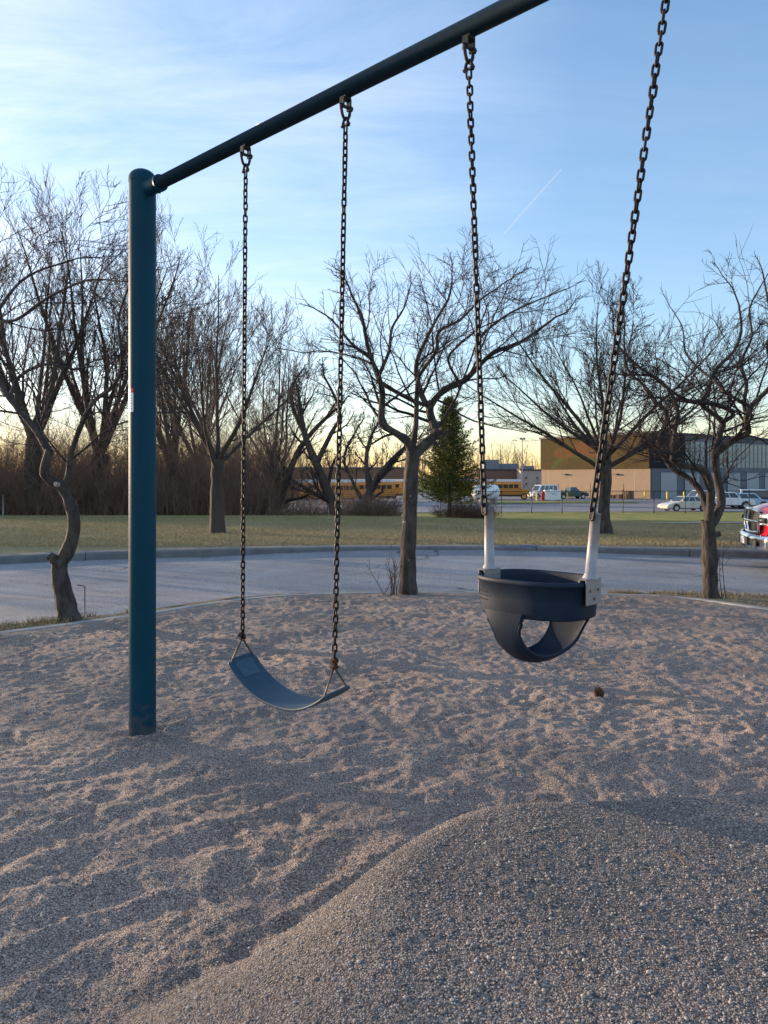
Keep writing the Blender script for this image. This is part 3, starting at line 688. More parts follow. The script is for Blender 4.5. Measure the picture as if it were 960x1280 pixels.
# belt swing
A1 = onplane(303, 796); A2 = onplane(418, 832)
org = np.array([(A1[0]+A2[0])/2, (A1[1]+A2[1])/2, HC-.90])
belt = empty('belt_swing', org, 0, 'blue rubber belt swing seat hanging from two dark chains beside the post', 'swing')
for tt, A in ((T1, A1), (T2, A2)):
    mb = MB(); bot = shackle(mb, tt, org); mb.build('shackle', M['pendulum'], belt)
    chain_mesh(bot, A, 0, ang, .5, org).build('chain', M['chain'], belt)
tA = float(np.dot(A1[:2]-C1, ud)); tB = float(np.dot(A2[:2]-C1, ud))
e0, e1 = tA-.020, tB+.028; zl, zr = HC-(820-595)/950*3.19, HC-(860-595)/950*2.80; zbot = HC-.880
def beltz(u):   # u 0..1
    s_ = abs(2*u-1)
    return zl*(1-u)+zr*u-(1-s_**2.3)*((zl+zr)/2-zbot)*(1.0)
def belt_mesh():
    mb = MB(); nu, nv = 41, 9; hw, th = .070, .009; top, bo = [], []
    for i in range(nu):
        u = i/(nu-1); t = e0+(e1-e0)*u; z = beltz(u); du = .01
        tz = (beltz(min(1, u+du))-beltz(max(0, u-du)))/((min(1, u+du)-max(0, u-du))*(e1-e0)); nrm = np.array([-tz, 1])/math.hypot(1, tz)
        w_ = hw*(1-.30*max(0, (abs(2*u-1)-.93)/.07)**2)
        for j in range(nv):
            q = (2*j/(nv-1)-1); edge = .004*abs(q)**4
            p = P3(t-nrm[0]*-edge*0, z+edge*0, q*w_-0.0)
            # the far side rides a little higher: the seat is tilted towards the camera
            p = p+Uv*nrm[0]*th/2+Zv*nrm[1]*(th/2)+Zv*(.10*q*w_)
            top.append(p-org); bo.append(p-Uv*nrm[0]*th-Zv*nrm[1]*th-org)
    idx = np.arange(nu*nv).reshape(nu, nv); o = nu*nv
    F = [(idx[i, j], idx[i+1, j], idx[i+1, j+1], idx[i, j+1]) for i in range(nu-1) for j in range(nv-1)]
    F += [(o+idx[i, j+1], o+idx[i+1, j+1], o+idx[i+1, j], o+idx[i, j]) for i in range(nu-1) for j in range(nv-1)]
    for i in range(nu-1):
        F.append((idx[i+1, 0], idx[i, 0], o+idx[i, 0], o+idx[i+1, 0])); F.append((idx[i, nv-1], idx[i+1, nv-1], o+idx[i+1, nv-1], o+idx[i, nv-1]))
    for j in range(nv-1):
        F.append((idx[0, j], idx[0, j+1], o+idx[0, j+1], o+idx[0, j])); F.append((idx[nu-1, j+1], idx[nu-1, j], o+idx[nu-1, j], o+idx[nu-1, j+1]))
    mb.add(top+bo, F, 0, True); return mb
so_ = belt_mesh().build('seat', M['belt'], belt, bevel=.0025)
# raised end inserts
for side in (0, 1):
    mb = MB(); V = []; nu = 6
    us = np.linspace(.03, .15, nu) if side == 0 else np.linspace(.85, .97, nu)
    for lay in (0, 1):
        for u in us:
            t = e0+(e1-e0)*u; z = beltz(u); tz = (beltz(u+.01)-beltz(u-.01))/(.02*(e1-e0)); nrm = np.array([-tz, 1])/math.hypot(1, tz)
            for q in (-.040, .040):
                p = P3(t, z, q)+Uv*nrm[0]*(.0043+.0022*lay)+Zv*(nrm[1]*(.0043+.0022*lay)+.10*q); V.append(p-org)
    k = nu*2; F = [(2*i, 2*i+2, 2*i+3, 2*i+1) for i in range(nu-1)]; F = [tuple(k+a for a in f) for f in F]
    F += [(2*i, 2*i+2, k+2*i+2, k+2*i) for i in range(nu-1)]+[(2*i+1, k+2*i+1, k+2*i+3, 2*i+3) for i in range(nu-1)]+[(0, k, k+1, 1), (k-2, k-1, 2*k-1, 2*k-2)]
    mb.add(V, F); mb.build('end_insert', M['insert'] if side == 0 else M['belt'], belt, bevel=.0015)
for A, u, rusty in ((A1, .03, False), (A2, .965, True)):
    t = e0+(e1-e0)*u; z = beltz(u)+.006
    p0 = P3(t, z-.0062, -.056)-org; p1 = P3(t, z+.0062, .056)-org; a = A-org+Zv*-.012
    mb = MB(); mb.tube([a+Qv*-.004, p0*.9+a*.1+Qv*-.001, p0, p0+Zv*-.010], .0036, 8)
    mb.tube([a+Qv*.004, p1*.9+a*.1+Qv*.001, p1, p1+Zv*-.010], .0036, 8); mb.tube([p0+Zv*-.008, p1+Zv*-.008], .0036, 8)
    mb.build('triangle', M['galv'], belt)
    mb = MB(); c = A-org
    if rusty:
        mb.box(c+Zv*.008, (.020, .017, .040), ang); mb.tube([c+Zv*.016-Qv*.016, c+Zv*.016+Qv*.016], .0055, 8); mb.tube([c+Zv*-.008-Qv*.014, c+Zv*-.008+Qv*.014], .0055, 8)
        mb.build('clevis', M['rust'], belt, bevel=.003)
    else:
        mb.box(c+Zv*.006, (.018, .013, .030), ang+.3, 0, R(20)); mb.tube([c+Zv*.004-Uv*.022, c+Zv*.006+Uv*.016], .0050, 8); mb.tube([c-Zv*.006-Qv*.012, c-Zv*.006+Qv*.012], .0050, 8)
        mb.build('clevis', M['chain'], belt, bevel=.003)

# ------------------------------------------------------------------ bucket swing
BL, BR = onplane(614, 712), onplane(735, 724)          # tops of the two brackets
tL = float(np.dot(BL[:2]-C1, ud)); tR = float(np.dot(BR[:2]-C1, ud)); tm = (tL+tR)/2
rimz = (BL[2]+BR[2])/2-.008
org = P3(tm, rimz-.25)
bk = empty('bucket_swing', org, 0, 'navy rubber toddler bucket swing with silver brackets hanging at the right', 'swing')
HL = (tR-tL)/2+.008                                        # half length along the rail
HD = .128                                                  # half depth
def rimxy(a, s=1.0, ex=2.6):
    c, s_ = math.cos(a), math.sin(a)
    return (HL*s*np.sign(c)*abs(c)**(2/ex), HD*s*np.sign(s_)*abs(s_)**(2/ex))
def bp(u, q, z): return P3(tm+u, rimz+z, q)-org
def bucket():
    mb = MB(); n = 72
    # band: outer and inner wall with lip
    prof = [(1.035, 0.0), (1.045, -.006), (1.02, -.011), (1.0, -.013), (.985, -.055), (.967, -.096), (.960, -.101), (.937, -.101), (.932, -.096), (.95, -.055), (.965, -.012), (.975, .000), (1.0, .004), (1.025, .003)]
    V = [bp(*rimxy(2*math.pi*j/n, s), z) for s, z in prof for j in range(n)]; k = len(prof)
    F = [(i*n+j, ((i+1) % k)*n+j, ((i+1) % k)*n+(j+1) % n, i*n+(j+1) % n) for i in range(k) for j in range(n)]
    mb.add(V, F, 0, True)
    # saddle strap: front, bottom, back; widens into fillets where it meets the band
    ns, nw = 61, 17; th = .0055; Dp = .150
    def sad(s):   # s 0 front .. 1 back
        a = math.pi*s; q = -HD*.955*math.cos(a); q = -HD*.955*np.sign(math.cos(a))*abs(math.cos(a))**.80
        return q, -.088-Dp*abs(math.sin(a))**.72
    def hwid(s):
        base = .041+.006*sst(.1, .5, s)+.006*sst(.5, .9, s)
        base = float(base); f = max(0, 1-s/.13); b_ = max(0, 1-(1-s)/.16)
        return base+.030*f**2+.030*b_**2
    top, bo = [], []
    for i in range(ns):
        s = i/(ns-1); q, z = sad(s); q2, z2 = sad(min(1, s+.01)); q1, z1 = sad(max(0, s-.01)); tq, tz = q2-q1, z2-z1; l = math.hypot(tq, tz); nq, nz = -tz/l, tq/l
        w_ = hwid(s)
        for j in range(nw):
            u = 2*j/(nw-1)-1; lift = .020*abs(u)**3*math.sin(math.pi*s)
            # follow the band's curve near the top
            cq = 0
            kk = (abs(2*s-1))**3; uu = u*w_-.034+.070*s; bend = HD*(1-(1-min(1, abs(uu)/HL)**2.6)**(1/2.6))*kk*.96
            qq = q+(bend if s < .5 else -bend)
            top.append(bp(uu, qq+nq*th/2, z+nz*th/2+lift)); bo.append(bp(uu, qq-nq*th, z-nz*th+lift))
    idx = np.arange(ns*nw).reshape(ns, nw); o = ns*nw
    F = [(idx[i, j], idx[i, j+1], idx[i+1, j+1], idx[i+1, j]) for i in range(ns-1) for j in range(nw-1)]
    F += [(o+idx[i+1, j], o+idx[i+1, j+1], o+idx[i, j+1], o+idx[i, j]) for i in range(ns-1) for j in range(nw-1)]
    for i in range(ns-1):
        F.append((idx[i, 0], idx[i+1, 0], o+idx[i+1, 0], o+idx[i, 0])); F.append((idx[i+1, nw-1], idx[i, nw-1], o+idx[i, nw-1], o+idx[i+1, nw-1]))
    mb.add(top+bo, F, 0, True)
    # moulded edge bead along the strap
    for j in (0, nw-1): mb.tube([top[i*nw+j]*.5+bo[i*nw+j]*.5 for i in range(2, ns-2)], .0052, 8)
    # raised moulded lines and seam on the front left of the band
    for r, (a0, a1) in enumerate(((3.75, 4.25), (3.75, 4.30), (3.77, 4.22))):
        for kq in range(13):
            a = a0+(a1-a0)*kq/13; a_ = a+(a1-a0)/13*(.7 if (kq+r) % 3 else .35)
            p0 = bp(*rimxy(a, .995), -.040-r*.011); p1 = bp(*rimxy(a_, .995), -.040-r*.011); mb.tube([p0, p1], .0013, 5)
    return mb
bucket().build('seat', M['bucket'], bk)
CT3, CT4 = onplane(611, 634), onplane(745, 640)
for sgn, CT, TT, B in ((-1, CT3, T3, BL), (1, CT4, T4, BR)):
    u = sgn*HL
    mb = MB()
    # folded plate: outer leg, top flange, inner leg
    w2 = .042
    def plate(u0, z0, u1, z1, th=.003):
        mb.box((bp((u0+u1)/2, 0, (z0+z1)/2)), (abs(u1-u0)+th, 2*w2, abs(z1-z0)+th), ang)
    plate(u*1.05, -.058, u*1.05, .010); plate(u*.93, .010, u*1.05, .010); plate(u*.93, -.055, u*.93, .010)
    mb.build('bracket', M['alu'], bk, bevel=.0015)
    for q, z in ((-.022, -.020), (.022, -.020), (0, -.044)):
        mb = MB(); c = bp(u*1.05+sgn*.0015, q, z); mb.tube([c, c+Uv*sgn*.003], [.005, .0035], 12)
        mb.build('rivet', M['galv'], bk)
    foot = bp(u*.99, 0, .012); topp = CT-org
    mb = MB(); d = topp-foot
    # flattened saddle at the foot, tube, slotted end with bolt
    V0 = MB()
    mb.tube([foot+Zv*-.001, foot+Zv*.004, foot+Zv*.009, foot+Zv*.014], [.021, .020, .0165, .0135], 20)
    mb.tube([foot+d*.04, foot+d*.5, foot+d*.97], [.0155, .0145, .0135], 20)
    mb.build('hanger_tube', M['sleeve'], bk)
    mb = MB(); c = foot+d*.955; mb.tube([c-Qv*.022, c+Qv*.022], .0055, 10); mb.tube([c-Qv*.024, c-Qv*.017], .009, 6, smooth=False); mb.build('bolt', M['galv'], bk)
    mb = MB(); bot = shackle(mb, TT, org); mb.build('shackle', M['pendulum'], bk)
    low = foot+d*.90+org-Qv*.0225 if True else None
    chain_mesh(bot, low, 0, ang+.4, -.7, org).build('chain', M['chain'], bk)
# pine cone lying on the gravel
c = W(748, 852, 4.55); gx, gy = c[0], c[1]; gzv = float(gravel_z(np.array([gx]), np.array([gy]))[0])
mb = MB(); rc = np.random.default_rng(2)
for i in range(70):
    t = i/69; a = i*2.4; rr_ = .020*math.sin(math.pi*(.12+.8*t))+.003; p = np.array([rr_*math.cos(a), rr_*math.sin(a), -.018+.042*t])
    mb.box(p, (.013, .009, .0035), a, 0, 0, -.6+t)
mb.lathe([(.001, -.02), (.013, -.01), (.015, .004), (.009, .02), (.001, .027)], n=12)
M['cone'] = mat('pine cone', (.13, .055, .03), .8, (.07, .03, .02), 90)
o = mb.build('pine_cone', M['cone']); o.location = (gx, gy, gzv+.022); o.rotation_euler = (R(70), .3, 1); o.scale = (1.25, 1.25, 1.25)
tag(o, 'small brown pine cone lying on the gravel below the bucket swing', 'pine cone')
# ------------------------------------------------------------------ bare trees
M['bark'] = mat('grey brown bark', (.030, .022, .018), .9, (.115, .097, .083), 11, 1.0, 22, stretch=(1, 1, .3), bdist=.04, thr=(.40, .78), detail=9)
M['barkdark'] = mat('dark bark', (.03, .022, .02), .9, (.05, .04, .035), 12, .8, 40, bdist=.015)
M['twig'] = mat('brown twig', (.032, .021, .020), .85, (.045, .030, .026), 6)
M['twigred'] = mat('plum twig', (.018, .011, .014), .85, (.027, .016, .019), 6)
M['bigbark'] = mat('brown tree bark', (.045, .033, .027), .92, (.07, .055, .046), 3, .8, 12, stretch=(1, 1, .3), bdist=.04)
M['brush'] = mat('brown brush stems', (.25, .155, .11), .92, (.13, .08, .06), .5)
M['lichen'] = mat('pale cut wood', (.42, .36, .28), .8, (.3, .25, .2), 30)

class Tree:
    def __init__(s, seed, maxlev, nch, ratio, angle, wig, upb, minr=.0035, sides=(10, 6, 4, 3, 3, 3), npts=(8, 7, 6, 5, 4, 4), rr=.55, spread=1.0, lenj=.35, tmin=.22, droop=0):
        s.r = np.random.default_rng(seed); s.g = random.Random(seed); s.p = [[] for _ in range(7)]; s.maxlev = maxlev; s.nch = nch; s.ratio = ratio; s.angle = angle; s.wig = wig; s.upb = upb; s.minr = minr; s.sides = sides; s.npts = npts; s.rr = rr; s.lenj = lenj; s.tmin = tmin; s.main = []; s.droop = droop
    def path(s, p, d, L, lev):
        n = s.npts[lev]; g = s.g.gauss; w_ = s.wig[lev]; ub = s.upb[lev]; st = L/(n-1); x, y, z = p; a, b, c = d; out = [(x, y, z)]
        for i in range(n-1):
            a += g(0, w_); b += g(0, w_); c += g(0, w_)+ub; q = st/math.sqrt(a*a+b*b+c*c); k = q/st; a *= k; b *= k; c *= k
            x += a*st; y += b*st; z += c*st; out.append((x, y, z))
        return out
    def limb(s, pts, r0, r1, lev=0, kids=None, flare=False):
        """an explicit limb; resampled and given children"""
        pts = np.array(pts, float); q = np.vstack([2*pts[0]-pts[1], pts, 2*pts[-1]-pts[-2]]); out = []
        for i in range(1, len(q)-2):
            for t in (0, .33, .67):
                a, b, c, d = q[i-1], q[i], q[i+1], q[i+2]; out.append(.5*((2*b)+(-a+c)*t+(2*a-5*b+4*c-d)*t*t+(-a+3*b-3*c+d)*t**3))
        out.append(pts[-1]); P = np.array(out); dd = np.concatenate([[0], np.cumsum(np.linalg.norm(np.diff(P, axis=0), axis=1))]); rad = r0+(r1-r0)*(dd/dd[-1])**.8
        rad = rad*(1+s.r.normal(0, .06, len(rad)))
        if flare: rad = rad*(1+.28*np.exp(-dd/(r0*1.8)))
        s.main.append((P, rad))
        if kids:
            s.children(P, rad, dd[-1], lev, kids); T = P[-1]-P[-2]; s.grow(P[-1], T/np.linalg.norm(T), dd[-1]*.2, rad[-1]*.95, lev+1)
        return P, rad
    def children(s, P, rad, L, lev, n, tmin=None):
        nl = lev+1
        if nl > s.maxlev: return
        tm = s.tmin if tmin is None else tmin; U = s.g.uniform; m = len(P)
        for i in range(n):
            t = tm+(1-tm)*(i+s.g.random())/n; f = t*(m-1); k = min(int(f), m-2); w_ = f-k; A, B = P[k], P[k+1]
            p = (A[0]*(1-w_)+B[0]*w_, A[1]*(1-w_)+B[1]*w_, A[2]*(1-w_)+B[2]*w_)
            tx, ty, tz = B[0]-A[0], B[1]-A[1], B[2]-A[2]; q = 1/math.sqrt(tx*tx+ty*ty+tz*tz); tx *= q; ty *= q; tz *= q
            r = rad[k]*(1-w_)+rad[k+1]*w_
            a = s.angle[lev]*U(.65, 1.35); ph = U(0, 6.2832)
            hx, hy, hz = (.3, .2, 1) if abs(tz) < .9 else (1, 0, 0)
            ux, uy, uz = ty*hz-tz*hy, tz*hx-tx*hz, tx*hy-ty*hx; q = 1/math.sqrt(ux*ux+uy*uy+uz*uz); ux *= q; uy *= q; uz *= q
            vx, vy, vz = ty*uz-tz*uy, tz*ux-tx*uz, tx*uy-ty*ux; ca, sa, cp, sp_ = math.cos(a), math.sin(a), math.cos(ph), math.sin(ph)
            dx = tx*ca+(ux*cp+vx*sp_)*sa; dy = ty*ca+(uy*cp+vy*sp_)*sa; dz = tz*ca+(uz*cp+vz*sp_)*sa
            if dz < -.25: dz = -dz*.5
            s.grow(p, (dx, dy, dz), L*s.ratio[lev]*(1-.45*t)*U(1-s.lenj, 1+s.lenj), max(s.minr, r*s.rr*U(.7, 1.1)), nl)
    def grow(s, p, d, L, r, lev):
        P = s.path(p, d, L, lev); n = len(P); r1 = max(s.minr*.6, r*.32); rad = [r+(r1-r)*i/(n-1) for i in range(n)]
        if lev >= s.maxlev: rad[-1] *= .5
        s.p[lev].append((P, rad))
        if lev < s.maxlev: s.children(P, rad, L, lev, s.nch[lev])
        return P
    def build(s, name, loc, label, cat, group, mt, mc, trunk_lev=1, extra=None):
        loc = np.array(loc, float); root = empty(name, loc, 0, label, cat, group)
        mb = MB()
        for P, rad in s.main:
            V, F = tube_geo([(P-loc, rad)], 12); mb.add(V, F, 0, True)
        for lev in range(trunk_lev):
            if s.p[lev]: V, F = tube_geo([(np.array(P)-loc, np.array(r)) for P, r in s.p[lev]], s.sides[lev]); mb.add(V, F, 0, True)
        if extra: extra(mb, loc)
        mb.build('trunk', [mt, M['lichen']], root)
        mb = MB()
        for lev in range(trunk_lev, 7):
            if s.p[lev]: V, F = tube_geo([(np.array(P)-loc, np.array(r)) for P, r in s.p[lev]], s.sides[min(lev, 5)]); mb.add(V, F, 0, True)
        if mb.n: mb.build('crown', mc, root)
        return root
def limbpx(L, Y0, Y1, tw=0, r=None):
    n = len(L); out = []
    for i, (x, y) in enumerate(L):
        t = i/(n-1); out.append(W(x, y, Y0+(Y1-Y0)*t+tw*math.sin(t*5)))
    return np.array(out)

EDG = 'small crooked trees along the gravel edge'
def crab(seed): return Tree(seed, 3, (7, 11, 6, 0), (.50, .55, .44, .42), (.80, .8, .8, .7), (.13, .14, .13, .12, .12), (.02, .015, .02, .04, .05), minr=.0030, rr=.44, lenj=.55, sides=(10, 6, 4, 3, 3, 3), npts=(8, 8, 7, 4, 4, 4), tmin=.12)
# left crooked tree
Y = 7.5; t = crab(1); base = W(86, 779, Y)
base = np.array([base[0], base[1], gz(base[0], base[1])])
def px(L): return L
tr = [base-[0, 0, .1], base]+list(limbpx([(84, 765), (79, 740), (74, 715), (76, 702), (83, 692), (91, 670), (92, 645), (85, 624), (77, 609), (64, 601), (56, 592), (58, 575), (62, 563)], Y, Y, .05))
P, r = t.limb(tr[1:], .098, .040, flare=True)
t.limb(limbpx([(77, 706), (70, 702), (66, 698)], Y, Y-.02), .055, .046)
lA = limbpx([(62, 566), (50, 545), (35, 525), (12, 498), (-4, 470), (-14, 435), (-8, 400), (18, 360), (45, 340), (88, 326)], Y, Y+.7); t.limb(lA, .040, .009, 0, 14)
lB = limbpx([(80, 611), (86, 590), (88, 572), (100, 535), (116, 503), (138, 486), (150, 468), (152, 440), (148, 400), (160, 360)], Y, Y-.6); t.limb(lB, .034, .009, 0, 14)
lC = limbpx([(12, 498), (25, 470), (60, 455), (95, 462), (120, 450), (170, 445)], Y+.3, Y+1.2); t.limb(lC, .022, .006, 1, 8)
lD = limbpx([(-8, 400), (20, 400), (60, 372), (110, 350), (150, 352)], Y+.4, Y-.5); t.limb(lD, .022, .006, 1, 9)
lE = limbpx([(-10, 450), (-50, 400), (-90, 350), (-120, 320)], Y+.3, Y+.4); t.limb(lE, .03, .008, 0, 9)
def knots(mb, loc):
    c = W(66, 698, Y-.01)-loc; mb.tube([c, c+np.array([-.035, -.01, .03])], [.050, .04], 12, 0)
    c = W(72, 606, Y-.06)-loc; mb.tube([c, c+np.array([0, -.045, .01])], [.026, .022], 10, 1)
t.build('crooked_tree', base, 'crooked bare tree with kinked trunk and cut stub at left of the post', 'tree', EDG, M['bark'], M['twigred'], 1, knots)

# middle tree
Y = 10.0; t = crab(2); base = W(510, 740, Y); base[2] = gz(base[0], base[1])
t.limb([base-[0, 0, .1], base]+list(limbpx([(510, 725), (510, 690), (512, 650), (513, 610), (515, 580), (517, 562)], Y, Y)), .108, .092, flare=True)
t.limb(limbpx([(517, 570), (508, 551), (494, 541), (478, 530), (477, 512), (478, 490), (473, 470), (464, 448), (458, 425), (452, 395), (440, 370)], Y, Y-.7), .062, .014, 0, 12)
t.limb(limbpx([(516, 572), (530, 556), (546, 541), (540, 525), (538, 508), (556, 487), (580, 476), (598, 458), (618, 440), (650, 428), (690, 400)], Y, Y+.6), .072, .016, 0, 13)
t.limb(limbpx([(538, 512), (528, 496), (521, 470), (521, 452), (530, 430), (545, 400), (560, 375), (565, 352)], Y+.1, Y+.3), .045, .011, 0, 12)
t.limb(limbpx([(476, 478), (492, 488), (514, 500), (530, 506)], Y-.3, Y+.05), .028, .026, 1, 3)
t.limb(limbpx([(516, 560), (520, 530), (521, 500), (524, 470), (545, 440), (548, 415), (575, 400), (600, 375), (622, 360)], Y, Y-.5), .040, .010, 0, 12)
t.limb(limbpx([(464, 448), (440, 430), (415, 400), (392, 385)], Y-.5, Y-.9), .025, .007, 1, 9)
t.limb(limbpx([(473, 470), (486, 440), (490, 410), (505, 385), (513, 358)], Y-.4, Y+.4), .028, .008, 1, 9)
t.limb(limbpx([(598, 458), (596, 430), (612, 410), (640, 390), (680, 372), (705, 362)], Y+.4, Y+.9), .028, .007, 1, 10)
t.limb(limbpx([(575, 480), (560, 450), (575, 430), (600, 410), (625, 400)], Y+.2, Y-.6), .022, .007, 1, 8)
def knots(mb, loc):
    c = W(546, 541, Y)-loc; mb.tube([c, c+np.array([.07, -.02, .03])], [.05, .042], 10, 0)
    c = W(477, 530, Y-.1)-loc; mb.tube([c, c+np.array([-.06, 0, .02])], [.028, .018], 8, 0)
    c = W(518, 501, Y-.02)-loc; mb.tube([c, c+np.array([0, -.05, .01])], [.022, .02], 8, 1)
    for (a, b, s_) in ((505, 653, .022), (513, 620, .012), (511, 700, .014)):
        c = W(a, b, Y-.088)-loc; mb.tube([c, c+np.array([0, -.014, .0])], [s_, s_*.6], 8, 1)
t.build('crooked_tree', base, 'bare spreading tree with forked trunk standing between the two swings', 'tree', EDG, M['bark'], M['twigred'], 1, knots)

# right tree
Y = 9.35; t = crab(3); base = W(888, 749, Y); base[2] = gz(base[0], base[1])
z4 = lambda L: [(x/3+640, y/3+440) for x, y in L]
t.limb([base-[0, 0, .1], base]+list(limbpx([(888, 735), (887, 700), (886, 670), (884, 650)], Y, Y)), .094, .084, flare=True)
t.limb(limbpx(z4([(738, 650), (742, 590), (746, 520), (735, 465), (710, 435), (660, 430), (625, 418), (602, 405), (606, 350), (612, 290), (622, 225), (600, 160), (560, 110), (520, 90)]), Y, Y-.5), .056, .015, 0, 11)
t.limb(limbpx(z4([(735, 620), (722, 560), (695, 505), (650, 465), (605, 440), (575, 400), (548, 345), (562, 300), (580, 265), (575, 220), (545, 195), (500, 130), (430, 60), (420, -60)]), Y, Y+.6), .048, .012, 0, 12)
t.limb(limbpx(z4([(745, 650), (770, 610), (786, 560), (772, 480), (760, 400), (768, 350), (785, 290), (790, 262), (745, 225), (715, 195), (735, 140), (770, 60), (830, 0), (860, -80), (850, -180)]), Y, Y+.3), .058, .012, 0, 12)
t.limb(limbpx(z4([(765, 380), (800, 350), (850, 320), (885, 300), (878, 245), (905, 195), (960, 140), (1010, 60), (1060, -60)]), Y, Y-.8), .050, .016, 0, 12)
t.limb(limbpx(z4([(790, 262), (830, 235), (795, 208), (720, 190), (650, 178), (590, 140), (540, 100), (470, 50), (400, -20), (380, -90)]), Y+.1, Y-.5), .030, .010, 0, 11)
t.limb(limbpx(z4([(880, 250), (870, 190), (880, 120), (860, 40), (900, -60), (890, -160), (940, -260)]), Y-.4, Y+.2), .026, .008, 1, 10)
t.limb(limbpx(z4([(878, 200), (800, 150), (760, 110), (700, 60), (650, 0), (640, -90), (600, -160)]), Y-.4, Y+.8), .022, .007, 1, 10)
t.limb(limbpx(z4([(602, 405), (597, 340), (600, 310)]), Y-.2, Y-.2), .020, .012, 1, 3)
t.limb(limbpx(z4([(1010, 60), (960, 0), (970, -120), (940, -300)]), Y-.6, Y-1), .026, .008, 1, 11)
def knots(mb, loc):
    c = W(898, 668, Y)-loc; mb.tube([c+np.array([-.03, 0, 0]), c+np.array([.02, -.02, .01])], [.04, .03], 10, 0)
t.build('crooked_tree', base, 'bare forked tree on the gravel edge in front of the grey garage doors', 'tree', EDG, M['bark'], M['twigred'], 1, knots)

# lawn trees with upright vase crowns
LT = 'bare trees on the far lawn'
def vase(seed, base, H, trunkh, r0, spreadang, nlimb, lab, mt='bark', mc='twig', name='lawn_tree', group=LT, kids=(11, 8, 5, 0), maxlev=3, minr=.005, ratio=(.44, .52, .46, .42), wid=1.0, trunkmat=None, lean=(0, 0), cat='tree', build=True, upb=(.05, .06, .06, .06, .05), wig=(.06, .075, .08, .09, .09), ang_=(.50, .52, .55, .6)):
    t = Tree(seed, maxlev, kids, ratio, ang_, wig, upb, minr=minr, rr=.40, npts=(9, 7, 6, 5, 4, 4), lenj=.5)
    rr = np.random.default_rng(seed+100); base = np.array(base, float); top = base+[lean[0]*trunkh, lean[1]*trunkh, trunkh]
    P, rad = t.limb([base-[0, 0, .15], base, base*.7+top*.3+rr.normal(0, .03, 3), base*.35+top*.65+rr.normal(0, .03, 3), top], r0*1.1, r0*.82, flare=True)
    for i in range(nlimb):
        ph = 2*math.pi*(i+rr.uniform(-.3, .3))/nlimb; a = spreadang*rr.uniform(.55, 1.15) if i else .08
        d = np.array([math.cos(ph)*math.sin(a)*wid, math.sin(ph)*math.sin(a)*wid, math.cos(a)]); d /= np.linalg.norm(d)
        L = (H-trunkh)*rr.uniform(.82, 1.05)*(1.0 if a < .6 else .92)
        st = top-np.array([0, 0, rr.uniform(0, .22)*trunkh])
        pth = t.path(st, d, L, 0); rad = np.linspace(r0*rr.uniform(.27, .42), max(minr*1.2, r0*.045), len(pth))
        t.p[0].append((pth, rad)); t.children(pth, rad, L, 0, kids[0], .12)
    return t.build(name, base, lab, cat, group, M[trunkmat or mt], M[mc], 1)
def gbase(px_, Y, dx=0): x = (px_-480)/950*Y+dx; return (x, Y, gz(x, Y))
vase(11, gbase(272, 20.4), 7.0, 2.0, .19, .85, 9, 'bare lawn tree with straight trunk right of the teal post', kids=(12, 9, 5, 0), mt='bigbark')
vase(12, gbase(757, 20.0), 7.1, 2.1, .16, 1.08, 12, 'bare round crowned lawn tree behind the right chain of the bucket swing', kids=(12, 10, 5, 0), mt='bigbark', trunkmat='bark')

# tall trees at the wood's edge
TT_ = 'tall bare trees at the edge of the wood'
big = [(42, 35, 13.2, 3.6, .42, .5, 8, 'tall bare tree behind the crooked one, near the left border', 21),
       (125, 37, 14.0, 3.0, .46, .5, 8, 'tallest bare tree, just left of the teal post', 22),
       (215, 39, 11.6, 3.0, .36, .52, 8, 'tall bare tree directly right of the teal post', 23),
       (-60, 36, 12.5, 3.5, .42, .5, 7, 'tall bare tree cut by the left border of the photo', 24),
       (345, 50, 12.5, 3.0, .30, .5, 7, 'pale thin far tree between the belt swing chains', 25),
       (250, 46, 13.0, 3.0, .30, .45, 7, 'thin tall tree behind the straight lawn tree', 26)]
for pxx, Y, H, th_, r0, sp_, nl_, lab, sd in big:
    vase(sd, gbase(pxx, Y), H, th_, r0, sp_, nl_, lab, mt='bigbark', mc='brushtwig' if 'brushtwig' in M else 'twig', name='tall_tree', group=TT_, kids=(12, 9, 5, 0), minr=.0085, wid=.9)
# leaning trees before the buses
LN = 'leaning bare trees before the school buses'
def leaning(seed, L, Y0, r0, r1, kids, extra, lab):
    t = Tree(seed, 4, (7, 6, 6, 4, 0), (.42, .46, .5, .5), (.7, .7, .7, .7), (.12, .15, .16, .16, .16), (.08, .08, .06, .06, .04), minr=.0075, rr=.5)
    b = W(*L[0], Y0); b[2] = gz(b[0], b[1]); t.limb([b-[0, 0, .2], b]+list(limbpx(L[1:], Y0, Y0)), r0, r1, 0, kids)
    for e, ra, rb in extra: t.limb(limbpx(e, Y0, Y0+1.2), ra, rb, 0, 9)
    t.build('leaning_tree', b, lab, 'tree', LN, M['bigbark'], M['twig'], 1)
leaning(31, [(422, 650), (412, 620), (400, 590), (385, 555), (378, 530), (375, 505)], 36, .30, .10, 8, [([(395, 580), (415, 540), (425, 520), (418, 495), (405, 470)], .14, .05), ([(382, 545), (370, 520), (362, 490), (372, 470)], .12, .05), ([(418, 630), (390, 615), (365, 600), (345, 590)], .13, .05)], 'leaning multi stemmed tree in front of the leftmost buses')
leaning(32, [(440, 655), (452, 635), (465, 610), (478, 590), (490, 575), (505, 560)], 35, .30, .08, 8, [([(462, 615), (458, 580), (462, 550), (475, 525)], .14, .05), ([(450, 640), (470, 600), (500, 565), (520, 550)], .12, .04), ([(455, 630), (440, 600), (430, 570), (450, 530)], .10, .04)], 'tree leaning right, between the belt swing and the middle tree')
